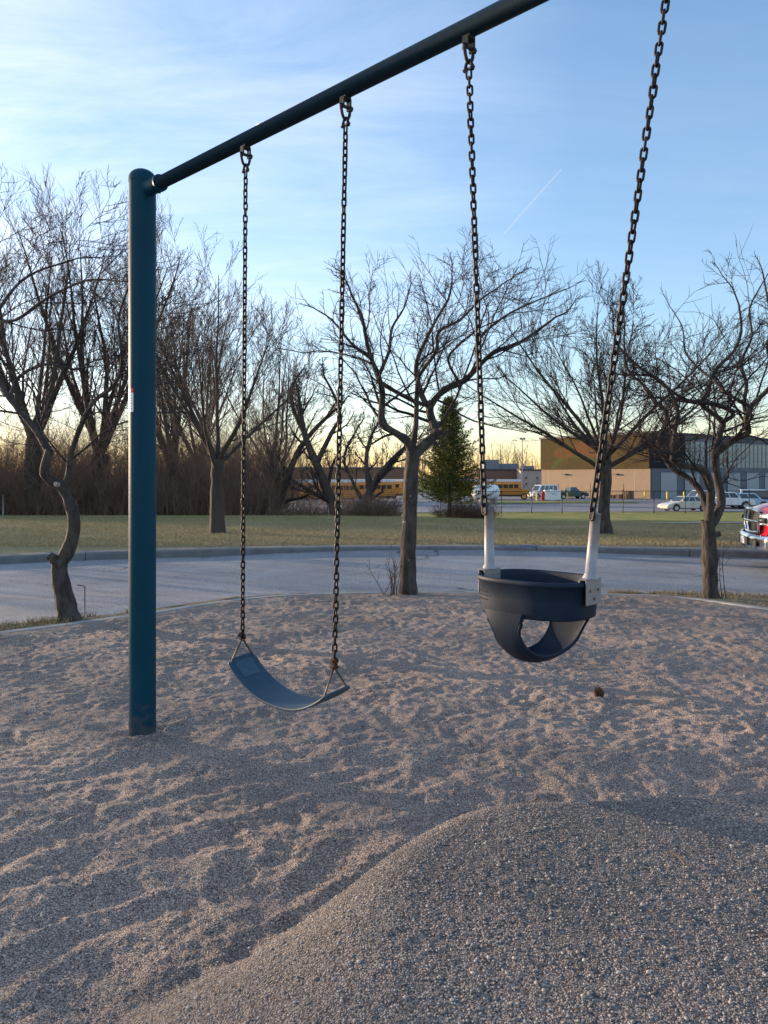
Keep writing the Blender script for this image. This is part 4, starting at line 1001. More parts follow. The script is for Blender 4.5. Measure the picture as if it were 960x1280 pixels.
leaning(33, [(345, 650), (350, 625), (362, 590), (375, 560), (395, 535), (415, 515)], 37, .24, .08, 8, [([(352, 620), (340, 580), (345, 545)], .10, .04)], 'slanting tree at the left end of the bus row')

# thicket: a mass of stems nobody could count
def thicket(seed, n, xr, Yr, hr, name, lab, m_, rad=.016, dens_=5, hfun=None):
    r_ = np.random.default_rng(seed); T = Tree(seed, 1, (dens_, 0), (.55,), (.75,), (.20, .16), (.09, .05), minr=.006, npts=(5, 4), rr=.55, tmin=.1, lenj=.5)
    for i in range(n):
        Y = r_.uniform(*Yr); p_ = r_.uniform(*xr); x = (p_-480)/950*Y; h = r_.uniform(*hr)
        if hfun: h *= hfun(p_)
        a = r_.uniform(0, 6.28); q = abs(r_.normal(0, .42)); d = np.array([math.cos(a)*q, math.sin(a)*q, 1]); d /= np.linalg.norm(d)
        T.grow((x, Y, gz(x, Y)-.1), d, h, rad*r_.uniform(.6, 1.5), 0)
    mb = MB()
    for lev, sd in ((0, 4), (1, 3)):
        V, F = tube_geo([(np.array(P), np.array(r)) for P, r in T.p[lev]], sd); mb.add(V, F, 0, True)
    return tag(mb.build(name, m_), lab, 'undergrowth', kind='stuff')
r_ = np.random.default_rng(77); T = Tree(77, 1, (9, 0), (.5,), (.55,), (.10, .14), (.08, .08), minr=.008, npts=(5, 4), rr=.55, tmin=.1, lenj=.5)
for i in range(175):
    az = -R(r_.uniform(36, 80)); dd_ = r_.uniform(27, 42); x, y = dd_*math.sin(az), dd_*math.cos(az)
    T.grow((x, y, gz(x, y)-.1), (r_.normal(0, .15), r_.normal(0, .15), 1), r_.uniform(3.5, 8.5), .03*r_.uniform(.6, 1.5), 0)
mb = MB()
for lev, sd in ((0, 5), (1, 3)):
    V, F = tube_geo([(np.array(P), np.array(r)) for P, r in T.p[lev]], sd); mb.add(V, F, 0, True)
tag(mb.build('wood_edge', M['brush']), 'leafless wood edge continuing beyond the left border, filtering the low sun', 'undergrowth', kind='stuff')
hf = lambda p: 1.0 if p < 330 else max(.35, 1.0-(p-330)/200)
thicket(41, 3400, (-150, 350), (34, 52), (1.4, 7.6), 'thicket', 'dense brown leafless thicket behind the left lawn', M['brush'], .013, 13, lambda p: .72+.5*float(vnoise(np.array([p*.021]), np.array([.5]), 3)[0]))
thicket(43, 2200, (-150, 500), (33.5, 37), (.5, 1.9), 'undergrowth', 'low brown scrub along the top of the lawn bank', M['brush'], .008, 8, lambda p: 1.0 if p < 340 else .42)
thicket(44, 160, (335, 470), (42, 60), (1.2, 3.4), 'scrub', 'thin leafless scrub in front of the buses', M['brush'], .015, 6)
M['bush'] = mat('reddish scrub', (.15, .085, .055), .9, (.10, .06, .045), 2)
def bush(seed, px_, Y, w_, h, lab, m_='bush', n=260):
    r_ = np.random.default_rng(seed); b = np.array(gbase(px_, Y)); T = Tree(seed, 2, (6, 4, 0), (.6, .6), (.7, .7), (.2, .22, .2), (.02, .0, .0), minr=.005, npts=(6, 5, 4), rr=.6)
    for i in range(n):
        a = r_.uniform(0, 6.28); q = r_.uniform(.1, 1.35); rr = r_.uniform(0, .45)*w_
        d = np.array([math.cos(a)*math.sin(q), math.sin(a)*math.sin(q), math.cos(q)]); T.grow(b+[math.cos(a)*rr, math.sin(a)*rr*.6, -.05], d, h*r_.uniform(.6, 1.05), .010, 0)
    mb = MB()
    for lev, sd in ((0, 4), (1, 3), (2, 3)):
        V, F = tube_geo([(np.array(P)-b, np.array(r)) for P, r in T.p[lev]], sd); mb.add(V, F, 0, True)
    o = mb.build('leafless_bush', M[m_]); o.location = b; return tag(o, lab, 'bush', 'leafless bushes below the conifer')
bush(51, 572, 33, 1.6, .8, 'reddish low bush under the left side of the conifer', n=110)
bush(52, 598, 33.5, 1.5, .75, 'reddish low bush right of the conifer trunk', n=100)
bush(53, 470, 33, 1.8, 1.0, 'grey brown bush left of the middle tree trunk', 'brush', n=100)

# far wood behind the buses, closing the horizon
def farwood(seed, n, x0, x1, Y0, Y1, h0, h1, name, lab, m_):
    r_ = np.random.default_rng(seed); T = Tree(seed, 2, (9, 6, 0), (.40, .45), (.6, .6), (.08, .14, .16), (.05, .05, .05), minr=.02, npts=(6, 5, 4), rr=.5)
    for i in range(n):
        Y = r_.uniform(Y0, Y1); x = r_.uniform(x0, x1)*Y/Y0; T.grow((x, Y, gz(x, Y)-.2), (r_.normal(0, .1), 0, 1), r_.uniform(h0, h1), .16, 0)
    mb = MB()
    for lev, sd in ((0, 4), (1, 3), (2, 3)):
        V, F = tube_geo([(np.array(P), np.array(r)) for P, r in T.p[lev]], sd); mb.add(V, F, 0, True)
    return tag(mb.build(name, m_), lab, 'wood', kind='stuff')
farwood(61, 700, -230, 40, 210, 300, 8, 15, 'far_wood', 'far leafless wood along the horizon behind the buses', M['brush'])
farwood(62, 350, 60, 330, 330, 420, 9, 14, 'far_wood', 'far leafless wood along the horizon behind the big building', M['brush'])

# conifer
def conifer():
    b = np.array(gbase(562, 42)); H = W(0, 497, 42)[2]-b[2]; root = empty('conifer', b, 0, 'dark green cone shaped evergreen tree on the lawn behind the middle tree', 'tree')
    mb = MB(); mb.tube([(0, 0, -.2), (0, 0, H*.5), (0, 0, H*.97)], [.13, .08, .015], 10); r_ = np.random.default_rng(9)
    tips = []
    nb = 250
    for i in range(nb):
        t = .13+.87*(i/nb)**.9; z = H*t; L = (2.75*(1-t)**.72*min(1, .65+t*2.0)+.10)*r_.uniform(.42, 1.18); a = i*2.399+r_.normal(0, .2)
        e = np.array([math.cos(a), math.sin(a), 0]); P = [np.array([0, 0, z])+e*L*s+np.array([0, 0, L*(-.08*s+.30*s*s)]) for s in (0, .35, .7, 1)]
        mb.tube(P, [.018, .012, .008, .004], 4, caps=False); tips.append((P, L, e))
    mb.build('trunk', M['barkdark'], root)
    V, F = [], []; k = 0
    c = []; d = []
    for P, L, e in tips:
        m_ = int(34+80*L)
        s = r_.uniform(.12, 1.05, m_); base = P[0]+e*(L*s)[:, None]+np.array([0, 0, 1])*(L*(-.08*s+.30*s*s))[:, None]
        side = np.cross(e, [0, 0, 1]); w_ = r_.normal(0, .17, m_)*(1.25-s)*L**.5; base = base+side*w_[:, None]+np.array([0, 0, 1])*(r_.normal(0, .05, m_))[:, None]
        dr = e*.6+side*np.sign(w_)[:, None]*.6+r_.normal(0, .45, (m_, 3))+[0, 0, .3]; dr /= np.linalg.norm(dr, axis=1, keepdims=True); c.append(base); d.append(dr)
    c = np.vstack(c); d = np.vstack(d); n = len(c); ln = r_.uniform(.06, .15, n)[:, None]; sd = np.cross(d, r_.normal(0, 1, (n, 3))); sd /= np.linalg.norm(sd, axis=1, keepdims=True)
    V = np.stack([c-sd*.016, c+sd*.016, c+d*ln+sd*.012, c+d*ln-sd*.012], 1).reshape(-1, 3); F = np.arange(4*n).reshape(-1, 4)
    mb = MB(); mb.add(V, F); mb.build('crown', M['needle'], root)
M['needle'] = blade_mat('needles', [(.075, .095, .026), (.15, .145, .036), (.05, .07, .02), (.24, .20, .05)])
conifer()

# suckers, stake wire
def sprout(seed, px_, py_, Y, n, h, lab, spread=.12, m_='twigred', name='sapling_shoots'):
    b = W(px_, py_, Y); b[2] = gz(b[0], b[1])+.02; r_ = np.random.default_rng(seed); mb = MB()
    for i in range(n):
        d = np.array([r_.normal(0, spread), r_.normal(0, spread), 1]); p = np.array([r_.normal(0, .03), r_.normal(0, .03), 0]); L = h*r_.uniform(.45, 1.1)
        pts = [p]; 
        for s in range(5): d = d+r_.normal(0, .10, 3); d /= np.linalg.norm(d); p = p+d*L/5; pts.append(p)
        mb.tube(pts, np.linspace(.006, .0022, 6), 5, caps=False)
        for s in (2, 3, 4):
            e = d+r_.normal(0, .5, 3); e /= np.linalg.norm(e); mb.tube([pts[s], pts[s]+e*L*.18, pts[s]+e*L*.3+[0, 0, .03]], [.003, .0022, .0015], 4, caps=False)
    o = mb.build(name, M[m_]); o.location = b; return tag(o, lab, 'shoots')
sprout(71, 493, 741, 9.8, 9, .55, 'cluster of thin upright shoots left of the middle tree trunk')
sprout(72, 478, 741, 9.95, 2, .5, 'single thin bent twig beside the shoot cluster', .5)
sprout(73, 903, 748, 9.3, 3, .62, 'thin curved shoots at the foot of the right tree', .18)
mb = MB(); b = W(106, 778, 8.1); b[2] = gz(b[0], b[1])
mb.tube([(0, 0, -.05), (0, 0, .29), (-.01, 0, .30), (-.085, .02, .31)], .0055, 8); o = mb.build('wire_stake', M['black']); o.location = b
tag(o, 'thin black bent wire stake beside the left crooked tree', 'stake')
# ------------------------------------------------------------------ vehicles
def wheel(parent, x, y, r, w_=.22, rimmat='rim'):
    """axis along y (vehicle points to -x)"""
    sg = 1 if y > 0 else -1
    mb = MB(); k = w_/2; mb.lathe([(r*.62, -k), (r*.93, -k), (r, -k*.7), (r, k*.7), (r*.93, k), (r*.62, k)], (x, y, r), 28, axis='y'); ty = mb.build('wheel', M['tyre'], parent)
    mb = MB(); c = (x, y+sg*(k-.03), r); mb.lathe([(.001, -.01), (r*.2, -.01), (r*.25, .0), (r*.62, .0), (r*.64, sg*.02), (r*.64, -.03*sg)], c, 20, axis='y')
    for i in range(5):
        a = i*2*math.pi/5; mb.box((x+math.cos(a)*r*.4, y+sg*(k-.02), r+math.sin(a)*r*.4), (r*.5, .02, r*.16), 0, 0, 0, -a)
    mb.build('rim', M[rimmat], ty)
def arc(cx_, r, z0, n=9, rev=False):
    a = np.linspace(math.pi, 0, n) if not rev else np.linspace(0, math.pi, n); return [(cx_+r*math.cos(q), max(z0, z0+r*math.sin(q))) for q in a]
def vehicle(name, label, cat, group, loc, rz, L, Wd, hood, deck, wheels, wr, cab, paint, zb=.28, shoulder=None, cabwin=3, truckbed=None, roofmat=None, tail=True, cap=None, nose=None, detail=True):
    """profile built nose to -x. hood/deck: list of (x,z) along the top from nose to tail of the lower body"""
    root = empty(name, loc, rz, label, cat, group); mb = MB()
    x0, x1 = -L/2, L/2; poly = [(x0+.04, zb), ]
    pr = [(x0+.05, zb)]
    pr += [(x0, zb+.12)]+list(hood)+list(deck)+[(x1, zb+.15), (x1-.06, zb)]
    # underside with wheel arches, going back from tail to nose
    ar = wr*1.18; under = []
    for wx in sorted(wheels, reverse=True): under += [(wx+ar*math.cos(a), zb+ (wr-zb+.0)*0 + max(0, wr+ar*math.sin(a)-zb)) for a in np.linspace(-.1, math.pi+.1, 11)]
    poly = pr+under
    mb.prism(poly, -Wd/2, Wd/2); body = mb.build('body', M[paint], root, bevel=.05)
    # dark underbody
    mb = MB(); mb.box((0, 0, zb+.05), (L*.94, Wd*.78, .22)); mb.build('chassis', M['black'], root)
    cx0, cx1, cz0, tx0, tx1, tz = cab; wb, wt = Wd*.47, Wd*.40
    mb = MB(); V = [(cx0, -wb, cz0), (cx1, -wb, cz0), (cx1, wb, cz0), (cx0, wb, cz0), (tx0, -wt, tz), (tx1, -wt, tz), (tx1, wt, tz), (tx0, wt, tz)]
    mb.add(V, [(4, 5, 6, 7), (0, 1, 5, 4), (1, 2, 6, 5), (2, 3, 7, 6), (3, 0, 4, 7)]); mb.build('cabin', M[roofmat or paint], root, bevel=.06)
    V = np.array(V)
    def face(a, b, c, d, u0, u1, v0, v1, nm):
        a, b, c, d = V[a], V[b], V[c], V[d]; f = lambda u, v: (a*(1-u)+b*u)*(1-v)+(d*(1-u)+c*u)*v
        m2 = MB(); m2.slab(f(u0, v0), f(u1, v0), f(u1, v1), f(u0, v1), .012); return m2.build(nm, M['glass'], root)
    g = .04
    for k in range(cabwin):
        u0 = .06+k*.90/cabwin; u1 = u0+.90/cabwin-g
        face(0, 1, 5, 4, u0, u1, .12, .86, 'side_window'); face(2, 3, 7, 6, 1-u1, 1-u0, .12, .86, 'side_window')
    face(3, 0, 4, 7, .07, .93, .08, .90, 'windscreen'); face(1, 2, 6, 5, .1, .9, .15, .88, 'rear_window')
    for wx in wheels:
        for s_ in (-1, 1): wheel(root, wx, s_*(Wd/2-.12), wr)
    hz = hood[0][1]
    for s_ in (-1, 1):
        mb = MB(); mb.box((x0+.04, s_*(Wd/2-.26), hz-.10), (.10, .36, .14)); mb.build('headlight', M['lamp'], root, bevel=.02)
        mb = MB(); mb.box((x1-.03, s_*(Wd/2-.14), deck[-1][1]-.16), (.08, .2, .22)); mb.build('tail_light', M['tail'], root, bevel=.02)
        mb = MB(); mb.box((cx0+.32, s_*(Wd/2+.06), cz0+.10), (.12, .16, .12)); mb.build('mirror', M[paint], root, bevel=.03)
    mb = MB(); mb.box((x0-.01, 0, hz-.14), (.06, Wd*.42, .16)); mb.build('grille', M['black'], root, bevel=.02)
    mb = MB(); mb.box((x0-.02, 0, zb+.14), (.12, Wd*.96, .18)); mb.build('bumper', M[paint if name == 'parked_car' else 'chrome'], root, bevel=.03)
    mb = MB(); mb.box((x1+.0, 0, zb+.14), (.12, Wd*.94, .18)); mb.build('bumper', M[paint if name == 'parked_car' else 'chrome'], root, bevel=.03)
    for s_ in (-1, 1):
        mb = MB(); mb.box((cx0+(cx1-cx0)*.5+.05, s_*(Wd/2+.004), cz0-.16), (.16, .02, .035)); mb.box((cx0+(cx1-cx0)*.5-.12, s_*(Wd/2+.001), (cz0+zb)/2), (.012, .006, cz0-zb-.08))
        mb.build('door_handle', M['black'], root)
    if truckbed:
        b0, b1, bz = truckbed; mb = MB(); mb.box(((b0+b1)/2, 0, bz+.004), (b1-b0-.1, Wd-.24, .02)); mb.build('bed_floor', M['black'], root)
    return root
PK = 'vehicles parked beyond the fence'
LZ = lambda x, y: gz(x, y)+.035
def at(px_, Y): x = (px_-480)/950*Y; return (x, Y, LZ(x, Y))
vehicle('parked_car', 'champagne sedan parked side on behind the fence', 'car', PK, at(856, 74), R(12), 4.75, 1.8, [(-2.36, .62), (-1.9, .78), (-1.15, .90)], [(1.45, .95), (2.2, .93), (2.37, .70)], (-1.45, 1.42), .33, (-1.15, 1.75, .90, -.35, .95, 1.44), 'carcream')
vehicle('parked_van', 'white van with ladder racks parked left of the white fuel tank', 'van', PK, at(678, 122), R(28), 5.4, 1.95, [(-2.68, .85), (-2.2, 1.0), (-1.55, 1.12)], [(2.6, 1.15), (2.7, .9)], (-1.7, 1.65), .38, (-1.6, 2.66, 1.12, -.9, 2.55, 2.15), 'carwhite', cabwin=4)
pk = vehicle('pickup_truck', 'dark green pickup parked beside the white fuel tank', 'pickup', PK, at(713, 119), R(195), 5.4, 1.95, [(-2.66, .88), (-2.3, 1.05), (-1.25, 1.14)], [(2.6, 1.12), (2.7, .9)], (-1.7, 1.7), .40, (-1.3, .55, 1.12, -.6, .35, 1.82), 'cargreen', zb=.42, cabwin=2)
vehicle('parked_van', 'white van partly hidden behind the champagne sedan', 'van', PK, at(878, 86), R(10), 5.2, 1.95, [(-2.58, .85), (-2.1, 1.02), (-1.5, 1.12)], [(2.5, 1.15), (2.6, .9)], (-1.6, 1.6), .37, (-1.5, 2.5, 1.12, -.8, 2.35, 1.95), 'carwhite', cabwin=3)
vehicle('pickup_truck', 'white pickup parked right of the champagne sedan', 'pickup', PK, at(908, 83), R(170), 5.5, 1.98, [(-2.7, .92), (-2.3, 1.08), (-1.25, 1.16)], [(2.6, 1.14), (2.72, .9)], (-1.75, 1.75), .40, (-1.3, .95, 1.14, -.65, .75, 1.82), 'carwhite', zb=.42, cabwin=2)
vehicle('parked_suv', 'pale blue car with its bonnet towards the right', 'car', PK, at(935, 85), R(165), 4.7, 1.85, [(-2.32, .78), (-1.9, .92), (-1.2, 1.02)], [(2.2, 1.05), (2.32, .8)], (-1.45, 1.42), .36, (-1.25, 2.2, 1.02, -.6, 1.95, 1.65), 'carblue')
vehicle('parked_suv', 'black suv at the right border above the red pickup', 'car', PK, at(962, 90), R(150), 4.9, 1.95, [(-2.42, .85), (-2.0, 1.0), (-1.3, 1.10)], [(2.3, 1.12), (2.42, .85)], (-1.5, 1.5), .38, (-1.35, 2.3, 1.10, -.7, 2.1, 1.85), 'carblack')
vehicle('parked_suv', 'white suv behind the black one at the right border', 'car', PK, at(948, 97), R(160), 4.9, 1.95, [(-2.42, .85), (-2.0, 1.0), (-1.3, 1.10)], [(2.3, 1.12), (2.42, .85)], (-1.5, 1.5), .38, (-1.35, 2.3, 1.10, -.7, 2.1, 1.85), 'carwhite')

# ---- red pickup on the road at the right border
def red_pickup():
    Y = 13.55; xn = (921-480)/950*Y; L, Wd = 5.7, 2.0
    rz = R(-14)
    c, s_ = math.cos(rz), math.sin(rz)
    # nose centre placed so the bumper starts at column 921
    nx, ny = xn+.16, Y-.15
    cx_, cy_ = nx+c*L/2, ny+s_*L/2
    root = empty('red_pickup', (cx_, cy_, gz(cx_, cy_)+.004), rz, 'glossy red pickup with chrome grille and bumper entering at the right border', 'pickup')
    x0 = -L/2; zb = .50; wr = .41; Wh = Wd/2
    # lower body as lofted stations with rounded nose
    def loft(sts, name, m_, bev=0, smooth=True, closed=True):
        n = len(sts[0]); V = np.array([p for s in sts for p in s]); F = []
        for i in range(len(sts)-1):
            for j in range(n-1): F.append((i*n+j, (i+1)*n+j, (i+1)*n+j+1, i*n+j+1))
        mb = MB(); mb.add(V, F, 0, smooth); mb.f.append((np.array([list(range(n))]), 0, False)); mb.f.append((np.array([[(len(sts)-1)*n+j for j in range(n)][::-1]]), 0, False)); return mb.build(name, m_, root, bevel=bev)
    def sec(x, hw, ztop, zlow, crown=.0):
        # half section mirrored: from lower right over the top to lower left
        q = [(hw*.97, zlow), (hw, zlow+.12), (hw*1.0, ztop-.22), (hw*.975, ztop-.09), (hw*.90, ztop-.02), (hw*.62, ztop+.0), (hw*.45, ztop+crown), (0, ztop+crown+.015)]
        return [(x, -a, z) for a, z in q]+[(x, a, z) for a, z in q[-2::-1]]
    S = [sec(x0+.10, Wh*.80, .985, .56, .02), sec(x0+.16, Wh*.90, 1.03, .54, .03), sec(x0+.30, Wh*.965, 1.07, .52, .045), sec(x0+.6, Wh*.99, 1.10, .50, .055), sec(x0+1.1, Wh, 1.13, .50, .055), sec(x0+1.62, Wh, 1.16, .50, .03), sec(x0+1.7, Wh, 1.16, .50, 0), sec(x0+3.9, Wh, 1.17, .50, 0), sec(x0+3.95, Wh, 1.18, .50, 0), sec(L/2-.06, Wh, 1.18, .50, 0)]
    loft(S, 'body', M['carred'])
    # cab
    mb = MB(); V = [(x0+1.5, -.93, 1.14), (x0+3.92, -.93, 1.14), (x0+3.92, .93, 1.14), (x0+1.5, .93, 1.14), (x0+2.25, -.76, 1.86), (x0+3.72, -.76, 1.86), (x0+3.72, .76, 1.86), (x0+2.25, .76, 1.86)]
    mb.add(V, [(4, 5, 6, 7), (0, 1, 5, 4), (1, 2, 6, 5), (2, 3, 7, 6), (3, 0, 4, 7)]); mb.build('cabin', M['carred'], root, bevel=.06); V = np.array(V, float)
    def face(a, b, c_, d, u0, u1, v0, v1, nm):
        a, b, c_, d = V[a], V[b], V[c_], V[d]; f = lambda u, v: (a*(1-u)+b*u)*(1-v)+(d*(1-u)+c_*u)*v
        m2 = MB(); m2.slab(f(u0, v0), f(u1, v0), f(u1, v1), f(u0, v1), .012); m2.build(nm, M['glass'], root)
    face(3, 0, 4, 7, .05, .95, .06, .92, 'windscreen'); face(1, 2, 6, 5, .1, .9, .15, .88, 'rear_window')
    for u0, u1 in ((.2, .55), (.6, .93)): face(0, 1, 5, 4, u0, u1, .1, .86, 'side_window'); face(2, 3, 7, 6, 1-u1, 1-u0, .1, .86, 'side_window')
    # grille: bulging chrome frame with a cross and dark mesh
    def gp_(y, z): return (x0+.085-.085*(1-(y/.62)**2)-.04*(1-abs(z-.82)/.25), y, z)
    mb = MB(); pts = [(-.50, 1.00), (-.53, .80), (-.50, .655), (-.25, .635), (0, .632), (.25, .635), (.50, .655), (.53, .80), (.50, 1.00), (.25, 1.025), (0, 1.03), (-.25, 1.025), (-.50, 1.00)]
    mb.tube([gp_(*p) for p in pts], .030, 8); mb.tube([gp_(0, z) for z in (.63, .83, 1.03)], .026, 8); mb.tube([gp_(y, .83) for y in np.linspace(-.52, .52, 9)], .024, 8)
    gr = mb.build('grille', M['chrome'], root)
    mb = MB()
    ys = np.linspace(-.5, .5, 11); V2 = []; 
    for z in (.64, .83, 1.01):
        for y in ys: q = gp_(y, z); V2.append((q[0]+.03, q[1], q[2]))
    mb.add(V2, [(i*11+j, i*11+j+1, (i+1)*11+j+1, (i+1)*11+j) for i in range(2) for j in range(10)])
    for z in np.linspace(.67, .99, 9): mb.tube([np.array(gp_(y, z))+[.018, 0, 0] for y in ys], .007, 4)
    mb.build('grille_mesh', M['black'], gr)
    for s1 in (-1, 1):
        def hp(a, z, o=0):   # wraps round the front corner
            xx = x0+.115-.02+.30*a**1.7; yy = s1*(.56+.40*min(1, a*1.55)**.7+o*.6*a); return (xx-o*(1-a), yy, z)
        mb = MB(); V2 = []; n = 9
        for z in (.80, .955):
            for k in range(n): V2.append(hp(k/(n-1)*.92, z+.01*k/(n-1), .035))
        F = [(k, k+1, k+1+n, k+n) for k in range(n-1)]
        mb.add(V2, F if s1 > 0 else [f[::-1] for f in F], 0, True); hl = mb.build('headlight', M['lamp'], root); sm_ = hl.modifiers.new('thick', 'SOLIDIFY'); sm_.thickness = .03; sm_.offset = 0
        mb = MB(); mb.tube([hp(k/8*.95, .79, .045) for k in range(9)]+[hp(k/8*.95, .968, .045) for k in range(8, -1, -1)]+[hp(0, .79, .045)], .013, 6); mb.build('headlight_trim', M['chrome'], hl)
        mb = MB(); mb.tube([hp(.05, .86, .058), hp(.30, .86, .058)], .050, 12); mb.build('lamp_housing', M['black'], hl)
        mb = MB(); mb.tube([hp(.60, .88, .058), hp(.86, .90, .058)], .035, 10); mb.build('indicator', M['amber'], hl)
        wheel(root, x0+.98, s1*(Wh-.13), wr, .27); wheel(root, x0+4.5, s1*(Wh-.13), wr, .27)
        mb = MB(); mb.tube([(x0+.98+.46*math.cos(a), s1*(Wh+.005), wr+.46*math.sin(a)) for a in np.linspace(.0, math.pi, 13)], .028, 6); mb.build('wheel_arch', M['black'], root)
        mb = MB(); mb.box((x0+1.75, s1*(Wh+.14), 1.28), (.14, .26, .22)); mb.build('mirror', M['chrome'], root, bevel=.04)
    # bumper: chrome, wrapping round, with a dark opening and number plate recess
    def bumpx(y): return x0-.06+.16*(abs(y)/1.0)**2.6
    ys = np.linspace(-1.0, 1.0, 25); prof = [(0, .615), (-.025, .60), (-.04, .54), (-.04, .42), (-.02, .37), (.06, .355)]
    V2 = [(bumpx(y)+dx+(.0 if abs(y) < .99 else .0), y, z) for dx, z in prof for y in ys]; k = len(ys)
    mb = MB(); mb.add(V2, [(i*k+j, i*k+j+1, (i+1)*k+j+1, (i+1)*k+j) for i in range(len(prof)-1) for j in range(k-1)], 0, True)
    for s1 in (-1, 1): mb.slab((bumpx(1)-.04, s1*1.0, .37), (bumpx(1)+.35, s1*1.015, .40), (bumpx(1)+.35, s1*1.015, .60), (bumpx(1), s1*1.0, .61), .02*s1)
    bo_ = mb.build('bumper', M['chrome'], root); sm_ = bo_.modifiers.new('thick', 'SOLIDIFY'); sm_.thickness = .02
    mb = MB(); mb.box((x0-.105, 0, .485), (.02, .62, .13)); 
    for s1 in (-1, 1): mb.box((bumpx(.62)-.043, s1*.62, .47), (.02, .24, .10))
    mb.build('bumper_opening', M['black'], bo_)
    mb = MB(); mb.box((x0-.12, 0, .49), (.012, .31, .12)); mb.build('number_plate', M['white'], bo_)
    mb = MB(); mb.box((x0+.16, 0, .60), (.16, 1.62, .10)); mb.build('valance', M['carred'], root, bevel=.02)
    mb = MB(); mb.box((.1, 0, .44), (L*.88, 1.5, .22)); mb.build('chassis', M['black'], root)
    for s1 in (-1, 1):
        mb = MB(); mb.box((L/2-.03, s1*.88, .95), (.08, .18, .38)); mb.build('tail_light', M['tail'], root, bevel=.02)
    return root
red_pickup()

# ---- school buses
def bus():
    root = empty('school_bus', (0, 0, 0), 0, 'x', 'bus', 'school buses in the depot'); L, Wd, H = 10.6, 2.4, 3.05; x0 = -L/2; wr = .5
    sec_ = [(-1.2, .75), (-1.2, 2.35), (-1.12, 2.72), (-.85, 2.93), (-.4, 3.03), (0, 3.05), (.4, 3.03), (.85, 2.93), (1.12, 2.72), (1.2, 2.35), (1.2, .75)]
    mb = MB(); n = len(sec_); xs = (x0+1.25, L/2)
    V = [(x, y, z) for x in xs for y, z in sec_]; mb.add(V, [(j, j+1, n+j+1, n+j) for j in (0, 1, 8, 9)]+[(n-1, 0, n, 2*n-1)]+[tuple(range(n))[::-1], tuple(range(n, 2*n))]); mb.build('body', M['busyellow'], root)
    mb = MB(); V = [(x, y*1.003, z+.004) for x in (x0+1.24, L/2+.01) for y, z in sec_]; mb.add(V, [(j, j+1, n+j+1, n+j) for j in range(2, 8)]+[(2, 3, 4, 5, 6, 7, 8), (n+8, n+7, n+6, n+5, n+4, n+3, n+2)]); mb.build('roof', M['buswhite'], root)
    mb = MB(); mb.prism([(x0, .75), (x0-.02, 1.3), (x0+.15, 1.52), (x0+1.26, 1.68), (x0+1.26, .75)], -1.05, 1.05); mb.build('bonnet', M['busyellow'], root, bevel=.06)
    k = 11
    for s_ in (-1, 1):
        for i in range(k):
            xx = x0+1.95+i*.78; mb = MB(); mb.box((xx, s_*1.203, 2.02), (.66, .012, .56)); wd = mb.build('window', M['glass'], root)
        mb = MB()
        for z in (1.60, 1.20, .92): mb.box((.62, s_*1.21, z), (L-1.3, .02, .055))
        mb.build('rub_rail', M['black'], root)
        for wx in (x0+.75, L/2-2.6): wheel(root, wx, s_*1.03, wr, .3, 'busrim')
    mb = MB(); mb.slab((x0+1.235, -1.05, 1.72), (x0+1.235, 1.05, 1.72), (x0+1.235, 1.0, 2.45), (x0+1.235, -1.0, 2.45), -.012); mb.build('windscreen', M['glass'], root)
    for s_ in (-1, 1):
        mb = MB(); mb.box((x0-.02, s_*.75, 1.15), (.06, .22, .22)); mb.build('headlight', M['lamp'], root, bevel=.03)
        mb = MB(); mb.box((x0+1.22, s_*.85, 2.72), (.08, .3, .14)); mb.build('warning_lamp', M['tail'], root, bevel=.03)
        mb = MB(); mb.tube([(x0+1.2, s_*1.15, 2.3), (x0+.8, s_*1.4, 2.2)], .02, 6); mb.box((x0+.8, s_*1.42, 2.0), (.06, .2, .4)); mb.build('mirror', M['black'], root)
    mb = MB(); mb.box((x0-.03, 0, 1.15), (.04, 1.0, .4)); mb.build('grille', M['black'], root, bevel=.02)
    mb = MB(); mb.box((x0-.06, 0, .68), (.16, 2.3, .22)); mb.box((L/2+.03, 0, .72), (.1, 2.3, .22)); mb.build('bumper', M['black'], root, bevel=.03)
    mb = MB(); mb.box((0, 0, .62), (L*.9, 2.0, .3)); mb.build('chassis', M['black'], root)
    return root
M['busrim'] = mat('yellow bus wheel rim', (.65, .3, .03), .5)
b0 = bus()
for i, (p_, Y, a, lab) in enumerate([(398, 100, 4, 'yellow school bus at the left of the row, seen side on through the branches'),
        (447, 108, 3, 'yellow school bus behind the left one, its white roof showing between the leaning trees'),
        (470, 122, -28, 'yellow school bus turned at an angle at the right end of the row'),
        (617, 116, 172, 'yellow school bus right of the conifer, above the white round tank'),
        (362, 112, 5, 'yellow school bus mostly hidden by scrub at the far left of the row')]):
    o = b0 if i == 0 else copy_tree(b0); place(o, at(p_, Y), R(a), lab)
